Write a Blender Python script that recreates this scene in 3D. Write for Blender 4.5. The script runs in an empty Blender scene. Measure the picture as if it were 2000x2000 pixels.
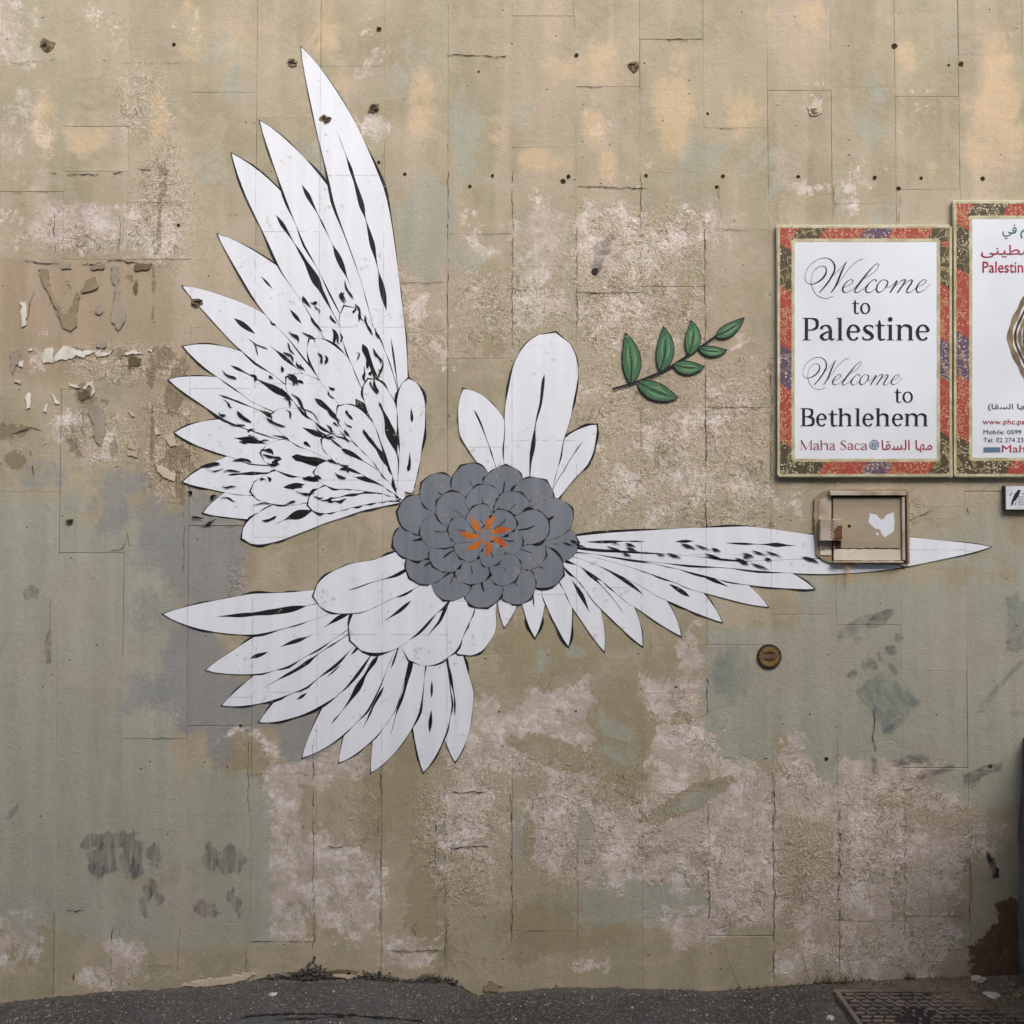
import bpy, bmesh, math, random
import numpy as np
from mathutils import Vector, Matrix, noise as mnoise
from mathutils.geometry import tessellate_polygon
random.seed(7)
S = bpy.context.scene
COL = bpy.context.collection
PI = math.pi

# ------------------------------------------------------------------ camera, sky, sun, exposure
CAM_D, CAM_H, PITCH, FPX = 3.23, 1.65, 0.026, 1700.0
cd = bpy.data.cameras.new('camera'); cam = bpy.data.objects.new('camera', cd); COL.objects.link(cam)
cam.location = (0, -CAM_D, CAM_H); cam.rotation_euler = (PI/2 + PITCH, 0, 0)
cd.sensor_width = 36; cd.lens = 36*FPX/2000; cd.clip_start = 0.05; cd.clip_end = 500
S.camera = cam
W_ = bpy.data.worlds.new('World'); S.world = W_; W_.use_nodes = True
nt = W_.node_tree; nt.nodes.clear()
out = nt.nodes.new('ShaderNodeOutputWorld'); bg = nt.nodes.new('ShaderNodeBackground')
sky = nt.nodes.new('ShaderNodeTexSky'); sky.sky_type = 'NISHITA'; sky.sun_disc = False
SUN_EL, SUN_ROT = math.radians(50), math.radians(152)
sky.sun_elevation = SUN_EL; sky.sun_rotation = SUN_ROT; sky.dust_density = 4.0; sky.air_density = 1.0; sky.ozone_density = 0.6
hs = nt.nodes.new('ShaderNodeHueSaturation'); hs.inputs['Saturation'].default_value = 1.0
nt.links.new(sky.outputs[0], hs.inputs['Color']); nt.links.new(hs.outputs[0], bg.inputs[0])
bg.inputs[1].default_value = 0.13; nt.links.new(bg.outputs[0], out.inputs[0])
sd = bpy.data.lights.new('sun', 'SUN'); sd.energy = 1.5; sd.angle = math.radians(35); sd.color = (1.0, 0.988, 0.97)
sun = bpy.data.objects.new('sun', sd); COL.objects.link(sun)
# direction towards the sun: rotation measured clockwise from +Y
sdir = Vector((math.sin(SUN_ROT)*math.cos(SUN_EL), math.cos(SUN_ROT)*math.cos(SUN_EL), math.sin(SUN_EL)))
sun.rotation_euler = sdir.to_track_quat('Z', 'Y').to_euler()
S.view_settings.view_transform = 'Standard'; S.view_settings.look = 'None'
S.view_settings.exposure = 1.06; S.view_settings.gamma = 1.0; S.view_settings.use_curve_mapping = False
S.render.engine = 'CYCLES'; S.cycles.max_bounces = 5; S.cycles.diffuse_bounces = 3; S.cycles.glossy_bounces = 2; S.cycles.transparent_max_bounces = 8
S.cycles.use_adaptive_sampling = True; S.cycles.adaptive_threshold = 0.02; S.cycles.use_denoising = True

# ------------------------------------------------------------------ measuring helpers
cp, sp_ = math.cos(PITCH), math.sin(PITCH)
def P(px, py, y=0.0):
    """the point of the plane Y=y that the photograph shows at (px, py)"""
    a, b = (px-1000)/FPX, (1000-py)/FPX
    t = (y+CAM_D)/(cp - b*sp_)
    return Vector((a*t, y, CAM_H + t*(sp_ + b*cp)))
def inv(x, z, y=0.0):
    dy, dz = y+CAM_D, z-CAM_H
    f = dy*cp + dz*sp_; u = -dy*sp_ + dz*cp
    return 1000 + FPX*x/f, 1000 - FPX*u/f
PXM = CAM_D/FPX   # metres per photo pixel on the wall

def srgb(r, g, b):
    f = lambda c: (c/255/12.92) if c/255 <= 0.04045 else ((c/255+0.055)/1.055)**2.4
    return (f(r), f(g), f(b), 1.0)

# ------------------------------------------------------------------ node helper
class NT:
    def __init__(s, name):
        s.m = bpy.data.materials.new(name); s.m.use_nodes = True
        s.t = s.m.node_tree; s.t.nodes.clear()
        s.o = s.n('ShaderNodeOutputMaterial'); s.b = s.n('ShaderNodeBsdfPrincipled')
        s.l(s.b.outputs[0], s.o.inputs[0]); s.b.inputs['Roughness'].default_value = 0.9
        s.b.inputs['Specular IOR Level'].default_value = 0.25
        s._pos = None
    def n(s, t, **k):
        x = s.t.nodes.new(t)
        for a, v in k.items(): setattr(x, a, v)
        return x
    def l(s, a, b): s.t.links.new(a, b)
    def put(s, inp, v):
        if hasattr(v, 'is_output'): s.l(v, inp)
        elif v is not None: inp.default_value = v
    def pos(s, scale=(1, 1, 1), off=(0, 0, 0)):
        if s._pos is None: s._pos = s.n('ShaderNodeNewGeometry').outputs['Position']
        m = s.n('ShaderNodeMapping'); s.l(s._pos, m.inputs[0])
        m.inputs['Scale'].default_value = scale; m.inputs['Location'].default_value = off
        return m.outputs[0]
    def noise(s, scale, detail=4, rough=0.6, vec=None, dist=0.0, out='Fac', off=(0, 0, 0), sc=(1, 1, 1)):
        x = s.n('ShaderNodeTexNoise'); x.inputs['Scale'].default_value = scale; x.inputs['Detail'].default_value = detail
        x.inputs['Roughness'].default_value = rough; x.inputs['Distortion'].default_value = dist
        s.l(vec if vec is not None else s.pos(sc, off), x.inputs['Vector']); return x.outputs[out]
    def vor(s, scale, feature='F1', vec=None, out='Distance', rnd=1.0, off=(0, 0, 0), sc=(1, 1, 1)):
        x = s.n('ShaderNodeTexVoronoi', feature=feature); x.inputs['Scale'].default_value = scale
        x.inputs['Randomness'].default_value = rnd
        s.l(vec if vec is not None else s.pos(sc, off), x.inputs['Vector']); return x.outputs[out]
    def math(s, op, a, b=None, c=None, clamp=False):
        x = s.n('ShaderNodeMath', operation=op); x.use_clamp = clamp
        s.put(x.inputs[0], a); s.put(x.inputs[1], b)
        if c is not None: s.put(x.inputs[2], c)
        return x.outputs[0]
    def ss(s, v, lo, hi, a=0.0, b=1.0):
        x = s.n('ShaderNodeMapRange', interpolation_type='SMOOTHSTEP'); s.put(x.inputs[0], v)
        for i, q in enumerate((lo, hi, a, b)): x.inputs[i+1].default_value = q
        return x.outputs[0]
    def mix(s, f, a, b, mode='MIX'):
        x = s.n('ShaderNodeMix', data_type='RGBA', blend_type=mode)
        s.put(x.inputs[0], f); s.put(x.inputs[6], a); s.put(x.inputs[7], b); return x.outputs[2]
    def attr(s, name):
        a = s.n('ShaderNodeAttribute', attribute_name=name); q = s.n('ShaderNodeSeparateColor')
        s.l(a.outputs['Color'], q.inputs[0]); return q.outputs[0], q.outputs[1], q.outputs[2]
    def bump(s, h, strength=0.3, dist=0.002):
        x = s.n('ShaderNodeBump'); x.inputs['Strength'].default_value = strength; x.inputs['Distance'].default_value = dist
        s.l(h, x.inputs['Height']); s.l(x.outputs[0], s.b.inputs['Normal'])
    def color(s, c): s.put(s.b.inputs['Base Color'], c)
    def rough(s, v): s.put(s.b.inputs['Roughness'], v)
    def scaleval(s, col, v):   # multiply a colour by a value
        x = s.n('ShaderNodeVectorMath', operation='SCALE'); s.put(x.inputs[0], col); s.put(x.inputs[3], v); return x.outputs[0]

def simple_mat(name, col, rough=0.7, var=0.12, scale=40, metal=0.0, bump=0.15, col2=None, bd=0.001, stretch=(1, 1, 1)):
    k = NT(name); n1 = k.noise(scale, 3, 0.65, sc=stretch); n2 = k.noise(scale*0.15, 3, 0.6, off=(3, 1, 2), sc=stretch)
    base = k.mix(k.ss(n2, 0.35, 0.65), col, col2 or col)
    v = k.math('ADD', 1-var, k.math('MULTIPLY', n1, 2*var))
    k.color(k.scaleval(base, v)); k.rough(rough); k.b.inputs['Metallic'].default_value = metal
    k.bump(n1, bump, bd); return k.m

# ------------------------------------------------------------------ painted layout of the wall (attributes)
def soft(d, e):   # d: signed "inside" amount in px, positive inside
    return np.clip(0.5 + d/(2*e), 0, 1)
def E(px, py, cx, cy, rx, ry, ang=0, st=1.0, e=0.5):
    c, s = math.cos(math.radians(ang)), math.sin(math.radians(ang))
    dx, dy = px-cx, py-cy
    u, v = (dx*c+dy*s)/rx, (-dx*s+dy*c)/ry
    r = np.sqrt(u*u+v*v)
    return st*np.clip((1+e-r)/(2*e), 0, 1)
def B(px, py, x0, y0, x1, y1, st=1.0, e=14):
    d = np.minimum(np.minimum(px-x0, x1-px), np.minimum(py-y0, y1-py))
    return st*soft(d, e)
PINK = [  # bare pinkish stone showing
 ('b',-40,-60,62,125,.95),('e',30,60,60,90,0,.7),('e',200,60,70,60,0,.45),('e',330,230,50,60,0,.35),('e',60,260,80,110,0,.6),('e',150,440,170,60,0,.75),
 ('b',238,398,300,505,.95),('e',310,460,50,60,0,.9),('e',370,60,80,50,0,.4),('e',720,110,50,90,0,.5),('b',612,415,746,640,.75),('e',680,450,60,50,0,.95),
 ('e',720,250,50,40,0,.55),('e',800,570,60,70,0,.75),('e',830,640,80,60,0,.55),('e',960,350,60,14,0,.6),('e',930,520,60,120,0,.55),('e',1060,470,70,90,0,.9),
 ('e',1050,600,80,50,0,.85),('e',1050,530,60,60,0,.7),('b',1126,392,1252,570,.85),('b',1190,400,1290,690,.7),('e',1230,480,120,100,0,.7),('e',1400,440,60,40,0,.75),
 ('e',1170,230,50,70,0,.45),('e',1230,330,60,60,0,.4),('e',1330,440,40,70,0,.6),('e',1180,640,90,80,0,.62),('e',1290,600,70,150,0,.6),
 ('e',1370,840,70,120,20,.72),('e',1310,960,100,110,0,.68),('e',1210,960,80,90,0,.62),('e',1410,800,60,50,0,.85),('e',1300,860,90,60,0,.7),
 ('e',1450,720,50,100,0,.5),('e',1460,980,60,80,0,.65),('e',1540,980,50,40,0,.6),('e',1150,830,60,120,0,.55),('e',870,650,60,70,0,.6),('e',760,700,60,60,0,.5),
 ('e',1580,180,50,120,0,.45),('e',1680,330,90,30,0,.5),('e',1620,360,120,20,0,.55),('e',1780,200,60,120,0,.35),('e',1660,405,20,20,0,.9),
 ('e',320,1400,50,50,0,.7),('e',460,1440,60,30,0,.6),('e',520,1480,50,60,80,.6),('e',430,1440,14,50,0,.8),('e',550,1590,40,110,0,1),('e',610,1500,60,40,0,.9),
 ('e',680,1470,50,60,0,.9),('e',560,1700,70,90,0,.85),('e',640,1720,70,110,0,.8),('e',700,1740,60,100,0,.8),('e',20,1830,60,70,0,.9),('e',70,1780,40,40,0,.7),
 ('e',240,1850,45,50,0,.9),('e',200,1910,50,30,0,.7),('e',560,1800,50,50,0,.85),('e',410,1920,70,12,-10,.9),('b',745,1825,866,1858,1.0),('e',800,1876,80,14,0,.85),
 ('e',860,1330,50,110,-25,.85),('e',930,1420,90,80,0,.8),('e',1010,1450,90,70,20,.85),('e',1080,1380,60,90,0,.9),('e',1120,1400,50,110,0,.9),('e',1110,1510,60,60,0,.85),
 ('b',1255,1320,1380,1500,1.0),('e',1400,1440,50,70,0,1),('e',1330,1510,60,40,-35,1),('e',1180,1530,90,20,0,.6),('e',900,1600,80,110,0,.75),('e',1060,1620,60,90,0,.8),
 ('e',1140,1610,50,60,0,.85),('e',1210,1630,70,50,0,.8),('e',1300,1600,90,50,-20,1),('e',1250,1700,80,60,0,.85),('e',1310,1740,60,80,0,1),('e',1180,1700,60,40,0,.85),
 ('b',1386,1510,1512,1800,1.15),('e',1440,1500,40,30,0,1),('e',1350,1600,50,80,0,1),('e',1350,1790,70,60,0,1),('e',1560,1500,40,70,0,1.1),('e',1600,1560,70,40,0,1.1),
 ('e',1650,1540,50,60,0,1),('e',1740,1500,90,60,0,.85),('e',1700,1640,90,90,0,.8),('e',1680,1760,80,70,0,.95),('e',1720,1870,110,60,0,1.0),('e',1820,1700,80,120,0,.75),
 ('e',1800,1830,80,60,0,.85),('e',1880,1640,80,60,0,.6),('e',1840,1560,70,40,0,.7),('e',1590,1760,60,80,0,.62),('e',1560,1880,60,40,0,.7),('e',1150,1880,90,20,0,.5),
 ('e',140,830,50,50,0,.75),('e',190,870,50,50,0,.7),('e',60,700,40,60,0,.6),('e',330,720,40,40,0,.5),('e',300,890,30,40,0,.6),
 ('e',1650,1190,50,30,0,.2),('e',1900,1100,60,60,0,.25),('e',1940,420,40,200,0,.3),('e',1100,1290,30,60,0,.5),('e',900,1240,30,40,0,.5),('e',1350,1290,30,90,0,.7)]
GREEN = [  # grey-green overpaint
 ('b',-60,1010,335,1720,1.1),('b',-60,950,180,1100,.8),('e',430,1640,100,150,0,1.0),('b',350,1550,525,1840,1.1),('e',100,1700,190,130,0,.9),('e',250,1780,260,70,0,.8),
 ('b',1380,1230,2100,1430,1.15),('b',1255,1180,1400,1300,.4),('b',1400,1400,1510,1490,1.0),('e',1610,1460,30,80,0,.9),('e',1800,1440,230,50,0,1.0),('e',1930,1520,110,60,0,.9),
 ('b',1560,1130,2100,1260,.95),('b',1800,950,2100,1150,.5),('e',830,440,70,110,0,.75),('b',874,455,940,540,.85),('e',440,130,50,120,0,.55),('e',620,330,60,80,0,.6),
 ('e',410,330,50,60,0,.5),('e',800,120,50,110,0,.5),('e',910,260,40,130,0,.6),('e',1000,210,90,100,0,.4),('e',1360,330,90,90,0,.55),('b',1290,350,1420,430,.7),
 ('e',1500,330,80,90,0,.5),('e',1760,420,130,50,0,.45),('e',1700,220,50,130,0,.55),('e',1850,100,80,110,0,.4),('e',650,300,40,60,0,.6),('e',260,160,40,40,0,.4),
 ('e',160,650,10,10,0,.3),('e',1140,1620,22,50,8,.7),('e',1010,1640,22,70,0,.55),('e',1240,1760,190,60,0,.6),('e',850,1640,40,120,0,.45),('e',1180,1380,12,60,10,.5),
 ('e',1080,1300,90,70,0,.45),('e',1210,1440,60,80,0,.55),('e',1360,1560,90,20,-25,.6)]
BLUE = [  # blue-grey overpaint
 ('e',400,1080,85,120,0,1.05),('e',320,1060,70,80,0,.8),('e',300,1010,50,50,0,.6),('b',232,1300,370,1400,.75),('e',290,1190,60,60,0,.55),('b',355,1330,620,1425,1.15),('e',380,1300,60,100,0,1.0),
 ('e',590,1440,60,60,0,.8),('e',430,1460,30,50,0,.75),('e',210,1000,60,70,0,.55),('e',240,940,90,40,0,.55),('e',1410,1320,45,45,0,.5),('e',80,930,70,50,0,.5),
 ('e',1700,1450,30,30,0,.2),('e',900,1080,1,1,0,0),('e',1930,1260,50,90,0,.3)]
CREAM = [  # soft peach spray patches
 ('e',90,245,26,75,0,.9),('e',165,275,40,35,0,.7),('e',310,230,25,60,0,.7),('e',375,60,25,110,0,.6),('e',480,90,60,60,0,.5),('e',640,60,30,90,0,.75),('e',665,155,30,30,0,.6),
 ('e',825,200,28,70,0,.9),('e',975,250,22,80,0,.5),('e',1060,310,60,24,10,1.0),('e',1085,140,40,28,0,.8),('e',1180,130,40,50,0,.8),('e',1160,250,26,45,0,.8),
 ('e',1185,320,22,35,0,.9),('e',1315,225,40,90,0,1.15),('e',1325,130,28,50,0,.7),('e',1450,215,35,50,0,.95),('e',1502,30,6,40,0,.8),('e',1585,30,35,30,0,.9),
 ('e',1525,320,22,30,0,.6),('e',1770,105,26,35,0,.9),('e',1950,200,50,150,0,1.0),('e',1910,290,30,50,0,.8),('e',1735,50,10,60,0,.4),('e',1690,90,10,50,0,.4),('e',1820,330,15,20,0,.7),
 ('e',550,300,1,1,0,0),('e',1020,700,40,30,0,.4),('e',1590,930,60,12,0,.4),('e',620,240,30,60,0,.4)]
DARK = [  # olive-brown bare patches
 ('e',345,760,18,60,12,1.2),('e',345,890,24,20,0,1.2),('e',315,700,26,22,0,.9),('e',265,705,16,20,20,.9),('e',235,690,30,12,0,.7),('e',165,775,22,26,0,.9),('e',150,690,30,12,0,.7),
 ('e',145,870,16,32,-25,.9),('e',222,875,10,16,0,.9),('e',295,735,9,30,0,.9),('e',296,850,5,60,0,1.0),('e',312,430,6,60,0,.85),('e',320,350,14,40,0,.6),('e',300,560,5,90,0,.7),
 ('e',10,840,30,20,0,.9),('e',30,900,26,18,0,.7),('e',45,840,20,14,0,.7),('e',350,950,9,40,-10,1.1),('e',315,920,16,24,0,.8),('e',125,560,20,22,0,.6),('e',255,540,8,14,0,.8),
 ('e',268,555,8,12,0,.6),('e',205,785,30,8,0,.6),('e',195,1690,9,20,0,.0)]
MOTT = [  # weathered, speckled, cracked
 ('b',1126,400,1380,700,1.0),('b',1250,440,1380,700,.7),('e',1170,500,60,80,20,1.1),('b',870,520,1130,700,.7),('b',1126,700,1520,1060,.85),('b',1100,780,1260,1040,.8),
 ('e',790,640,90,120,0,.7),('e',900,1620,90,160,0,1.0),('e',1120,1620,100,130,0,.9),('e',1240,1640,140,120,0,.9),('e',1450,1680,80,140,0,1.0),('e',1590,1680,90,140,0,1.1),
 ('e',1560,1540,60,70,0,1.0),('e',1720,1640,120,140,0,.8),('e',1850,1620,80,120,0,.7),('e',1380,1420,70,80,0,.8),('e',1730,1850,200,60,0,.9),('e',1000,1500,140,30,0,.7),
 ('e',330,860,60,110,0,1.1),('e',200,850,90,60,0,.8),('e',250,710,120,40,0,1.0),('e',320,400,60,120,0,.9),('e',280,200,60,90,0,.7),('e',150,470,150,30,0,.5),('e',60,1110,60,30,0,.7),
 ('b',0,1880,1100,1935,.5),('e',700,1640,60,160,0,.5),('e',450,1110,40,80,0,.8),('e',320,1400,50,40,0,.5),('e',1480,880,50,150,0,.7),('e',1740,1000,70,60,0,.6),('e',1950,960,60,60,0,.5)]
WARM = [  # warm brown stone in the left middle
 ('b',-60,500,330,690,1.0),('e',100,700,130,60,0,.8),('b',240,650,420,1000,.7),('e',250,620,120,90,0,.9),('e',420,700,60,300,0,.5),('b',1255,560,1500,900,.5),('e',1130,700,90,120,0,.3),
 ('e',600,1900,200,26,0,.4),('e',20,1000,1,1,0,0),('e',100,330,120,20,0,.3),('e',1190,640,100,130,0,.5),('e',480,1100,30,60,0,.7)]
OCHRE = [ # flat khaki paint
 ('e',470,1480,60,70,0,.9),('e',800,1520,40,90,0,.9),('b',790,1560,870,1830,.9),('e',740,1560,50,100,0,.7),('e',1060,1280,120,80,0,.8),('e',1220,1430,60,110,0,1.0),('e',1080,1470,90,30,20,.9),
 ('e',1350,1560,110,24,-28,.9),('e',740,1440,20,50,0,.9),('e',1030,1640,16,60,0,.7),('e',1100,1810,170,70,0,.7),('e',960,650,40,60,0,.5),('e',950,1860,200,60,0,.5),
 ('e',1330,1400,22,14,0,1.0),('e',1160,1405,16,16,0,.9),('e',1180,1390,9,60,12,.8),('e',1100,1020,60,60,0,.4),('e',1340,560,20,60,0,.6),('e',60,1860,90,60,0,.4),('e',620,1790,30,30,0,.4)]
RUST = [('b',1906,1862,2010,1915,1.3),('e',1962,1845,38,40,0,1.3),('e',1975,1800,24,44,0,1.2),('e',1955,1770,12,14,0,.9)]
def layer(lst, px, py, boxe=44):
    v = np.zeros_like(px)
    for q in lst:
        if q[0] == 'e': w = E(px, py, *q[1:6], q[6] if len(q) > 6 else 0, q[7] if len(q) > 7 else 1.0) if len(q) > 7 else E(px, py, *q[1:5], q[5], q[6])
        else: w = B(px, py, *q[1:5], q[5], boxe)
        v = np.maximum(v, w)
    return v
def wall_attrs(me):
    n = len(me.vertices); co = np.empty(n*3, np.float32); me.vertices.foreach_get('co', co); co = co.reshape(-1, 3).astype(float)
    dy, dz = co[:, 1]+CAM_D, co[:, 2]-CAM_H
    f = dy*cp + dz*sp_; u = -dy*sp_ + dz*cp
    px, py = 1000+FPX*co[:, 0]/f, 1000-FPX*u/f
    for nm, ls in (('layer_a', (PINK, GREEN, BLUE)), ('layer_b', (CREAM, DARK, MOTT)), ('layer_c', (WARM, OCHRE, RUST))):
        a = me.color_attributes.new(nm, 'FLOAT_COLOR', 'POINT')
        arr = np.ones((n, 4), np.float32)
        for i, l in enumerate(ls): arr[:, i] = layer(l, px, py)*(np.interp(py, [0, 450, 700, 1150, 1350], [.9, .9, .78, .82, 1.05]) if l is PINK else 1)
        a.data.foreach_set('color', arr.ravel())

# ------------------------------------------------------------------ materials
def wall_material(name='weathered_wall'):
    k = NT(name)
    pk, gr, bl = k.attr('layer_a'); cr, dk, mo = k.attr('layer_b'); wm, oc, ru = k.attr('layer_c')
    nL = k.noise(2.2, 3, 0.6); nM = k.noise(9, 4, 0.68, off=(5, 0, 1)); nF = k.noise(45, 3, 0.7, off=(1, 3, 7))
    nX = k.noise(170, 2, 0.75, off=(2, 3, 1)); nS = k.noise(5, 3, 0.6, sc=(3.2, 1, 0.22), off=(0, 2, 0))
    nH = k.noise(6, 5, 0.72, sc=(1, 1, 1), off=(9, 2, 4), dist=1.2)
    def thr(m, k1=0.55, k2=0.35, lo=0.44, hi=0.56, n1=nM, n2=nF):
        q = k.math('ADD', m, k.math('MULTIPLY', k.math('SUBTRACT', n1, 0.5), k1*2))
        q = k.math('ADD', q, k.math('MULTIPLY', k.math('SUBTRACT', n2, 0.5), k2*2))
        return k.ss(q, lo, hi)
    tan1, tan2 = srgb(173, 161, 137), srgb(154, 145, 120)
    c = k.mix(k.ss(nL, 0.35, 0.65), tan1, tan2)
    c = k.mix(k.math('MULTIPLY', k.ss(nH, 0.42, 0.62), 0.5), c, srgb(178, 164, 148))
    c = k.mix(k.math('MULTIPLY', thr(wm, 0.3, 0.2, 0.3, 0.75), 0.8), c, srgb(160, 142, 119))
    pcol = k.mix(k.ss(nH, 0.36, 0.58), srgb(214, 203, 199), srgb(186, 172, 162))
    pcol = k.mix(k.math('MULTIPLY', k.ss(nM, 0.48, 0.60), 0.7), pcol, srgb(230, 221, 218)); pcol = k.mix(k.math('MULTIPLY', k.ss(nL, 0.5, 0.6), 0.5), pcol, srgb(188, 172, 170))
    pcol = k.mix(k.math('MULTIPLY', k.ss(nF, 0.46, 0.62), 0.5), pcol, srgb(186, 166, 146))
    n_tan = k.noise(16, 4, 0.75, off=(2, 7, 3), dist=0.6)
    pf = thr(pk, 0.85, 0.62, 0.44, 0.62)
    c = k.mix(k.math('MULTIPLY', pf, k.ss(n_tan, 0.40, 0.60, 0.92, 0.38)), c, pcol)
    oi = k.n('ShaderNodeObjectInfo')
    bands = k.noise(7, 2, 0.5, sc=(1, 1, 0.10), off=(6, 1, 2))
    xz = k.n('ShaderNodeSeparateXYZ'); k.l(k.pos(), xz.inputs[0]); up = k.ss(xz.outputs[2], 1.9, 3.0)
    c = k.mix(k.math('MULTIPLY', k.math('MULTIPLY', k.ss(bands, 0.50, 0.62), up), 0.35), c, srgb(163, 158, 134))
    c = k.mix(k.math('MULTIPLY', k.math('MULTIPLY', k.ss(bands, 0.50, 0.38), up), 0.45), c, srgb(188, 170, 152))
    # patches of flat khaki paint
    c = k.mix(k.math('MULTIPLY', thr(oc, 0.8, 0.3, 0.46, 0.56, nH, nF), 0.85), c, srgb(153, 142, 114))
    # weathered speckle: light grains and dark pits
    mm = k.ss(k.math('ADD', mo, k.math('MULTIPLY', k.math('SUBTRACT', nL, 0.5), 0.8)), 0.15, 0.95)
    c = k.mix(k.math('MULTIPLY', k.math('MULTIPLY', k.ss(nX, 0.50, 0.62), mm), 0.6), c, srgb(222, 206, 188))
    spk = k.noise(75, 3, 0.82, off=(8, 8, 1), dist=0.8)
    c = k.mix(k.math('MULTIPLY', k.math('MULTIPLY', k.ss(spk, 0.52, 0.64), k.ss(mo, 0.1, 1.0, 0.10, 1.0)), 0.55), c, srgb(116, 102, 82))
    # overpaints
    gf = thr(gr, 0.7, 0.25, 0.40, 0.62, nH, nF)
    gcol = k.mix(k.ss(nS, 0.35, 0.65), srgb(155, 158, 141), srgb(163, 162, 148))
    gcol = k.mix(k.math('MULTIPLY', k.ss(nL, 0.45, 0.7), 0.7), gcol, srgb(165, 157, 144))
    c = k.mix(k.math('MULTIPLY', gf, 0.88), c, gcol)
    bf = thr(bl, 0.6, 0.2, 0.36, 0.66, nH, nF)
    c = k.mix(k.math('MULTIPLY', bf, 0.85), c, k.mix(nS, srgb(134, 136, 132), srgb(148, 147, 146)))
    cf = thr(cr, 0.9, 0.5, 0.25, 1.1, nH, nM)
    c = k.mix(k.math('MULTIPLY', cf, 0.62), c, srgb(206, 180, 144))
    df = thr(dk, 0.95, 0.6, 0.5, 0.58)
    c = k.mix(k.math('MULTIPLY', df, 0.66), c, k.mix(nF, srgb(98, 86, 66), srgb(128, 114, 92)))
    rf = thr(ru, 0.7, 0.45, 0.44, 0.56)
    c = k.mix(k.math('MULTIPLY', rf, 0.9), c, k.mix(k.ss(nF, 0.35, 0.65), srgb(80, 54, 42), srgb(112, 76, 54)))
    # thin wandering hairline cracks and scratches
    wv = k.n('ShaderNodeVectorMath', operation='ADD')
    wn = k.noise(7, 4, 0.75, out='Color', off=(3, 3, 3)); k.l(k.pos(), wv.inputs[0])
    sc = k.n('ShaderNodeVectorMath', operation='SCALE'); k.l(wn, sc.inputs[0]); sc.inputs[3].default_value = 0.22
    k.l(sc.outputs[0], wv.inputs[1])
    ed = k.vor(5.5, 'DISTANCE_TO_EDGE', vec=wv.outputs[0])
    brk = k.ss(k.noise(11, 3, 0.5, off=(7, 7, 7)), 0.54, 0.6)
    crf = k.math('MULTIPLY', k.math('MULTIPLY', k.ss(ed, 0.006, 0.012, 1.0, 0.0), brk), k.ss(mo, 0.2, 0.8, 0.1, 0.8))
    c = k.mix(k.math('MULTIPLY', crf, 0.6), c, srgb(92, 80, 62))
    # small pits
    pv = k.vor(30, 'F1', vec=k.pos((1, 1, 1), (4, 4, 4))); pr = k.vor(30, 'F1', vec=k.pos((1, 1, 1), (4, 4, 4)), out='Color')
    sepc = k.n('ShaderNodeSeparateColor'); k.l(pr, sepc.inputs[0])
    pit = k.math('MULTIPLY', k.ss(k.math('ADD', pv, k.math('MULTIPLY', nX, 0.12)), 0.10, 0.19, 1.0, 0.0), k.ss(sepc.outputs[0], 0.90, 0.92))
    c = k.mix(k.math('MULTIPLY', pit, 0.65), c, srgb(80, 68, 50))
    # clumps of dark crust, pale flecks and the curly edges of flaked paint layers
    ms = k.math('ADD', k.ss(mo, 0.05, 0.85, 0.0, 1.0), k.math('MULTIPLY', pf, 0.35), clamp=True); ms = k.math('MULTIPLY', ms, k.math('SUBTRACT', 1.0, k.math('MULTIPLY', gf, 0.85)))
    n35 = k.noise(30, 4, 0.78, off=(1, 9, 4), dist=1.6); n36 = k.noise(26, 4, 0.8, off=(7, 2, 6), dist=2.0, sc=(1, 1, 0.7)); n12 = k.noise(13, 4, 0.62, off=(4, 4, 8), dist=0.9)
    clump = k.ss(k.math('ADD', k.math('MULTIPLY', n_tan, 0.5), k.math('MULTIPLY', k.noise(4.5, 4, 0.6, off=(8, 1, 8)), 0.5)), 0.46, 0.56, 0.08, 1.0); ms = k.math('MULTIPLY', ms, clump)
    c = k.mix(k.math('MULTIPLY', k.math('MULTIPLY', k.ss(n35, 0.57, 0.62), ms), 0.62), c, srgb(120, 106, 86))
    c = k.mix(k.math('MULTIPLY', k.math('MULTIPLY', k.ss(n36, 0.565, 0.60), ms), 0.75), c, srgb(216, 202, 186))
    iso = k.ss(k.math('ABSOLUTE', k.math('SUBTRACT', n12, 0.5)), 0.004, 0.011, 1.0, 0.0)
    iso = k.math('MULTIPLY', k.math('MULTIPLY', iso, k.ss(k.noise(6, 3, 0.6, off=(5, 5, 9)), 0.47, 0.55)), k.ss(ms, 0.1, 0.6))
    c = k.mix(k.math('MULTIPLY', iso, 0.6), c, srgb(98, 86, 66))
    iso2 = k.ss(k.math('ABSOLUTE', k.math('SUBTRACT', nH, 0.47)), 0.003, 0.008, 1.0, 0.0)
    c = k.mix(k.math('MULTIPLY', k.math('MULTIPLY', iso2, k.ss(nF, 0.46, 0.54)), 0.22), c, srgb(112, 102, 84))
    # overall drift, vertical run-off streaks and grain
    v = k.math('ADD', k.math('ADD', 0.75, k.math('MULTIPLY', oi.outputs['Random'], 0.07)), k.math('MULTIPLY', nS, 0.17))
    v = k.math('ADD', v, k.math('MULTIPLY', nX, 0.27)); v = k.math('ADD', v, k.math('MULTIPLY', nM, 0.22)); v = k.math('SUBTRACT', v, 0.095)
    c = k.scaleval(c, v)
    k.color(c); k.rough(0.93)
    h = k.math('ADD', k.math('MULTIPLY', nX, 0.5), k.math('MULTIPLY', nF, 0.8))
    h = k.math('ADD', h, k.math('MULTIPLY', pf, -0.35)); h = k.math('SUBTRACT', h, k.math('MULTIPLY', pit, 2.0))
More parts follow.
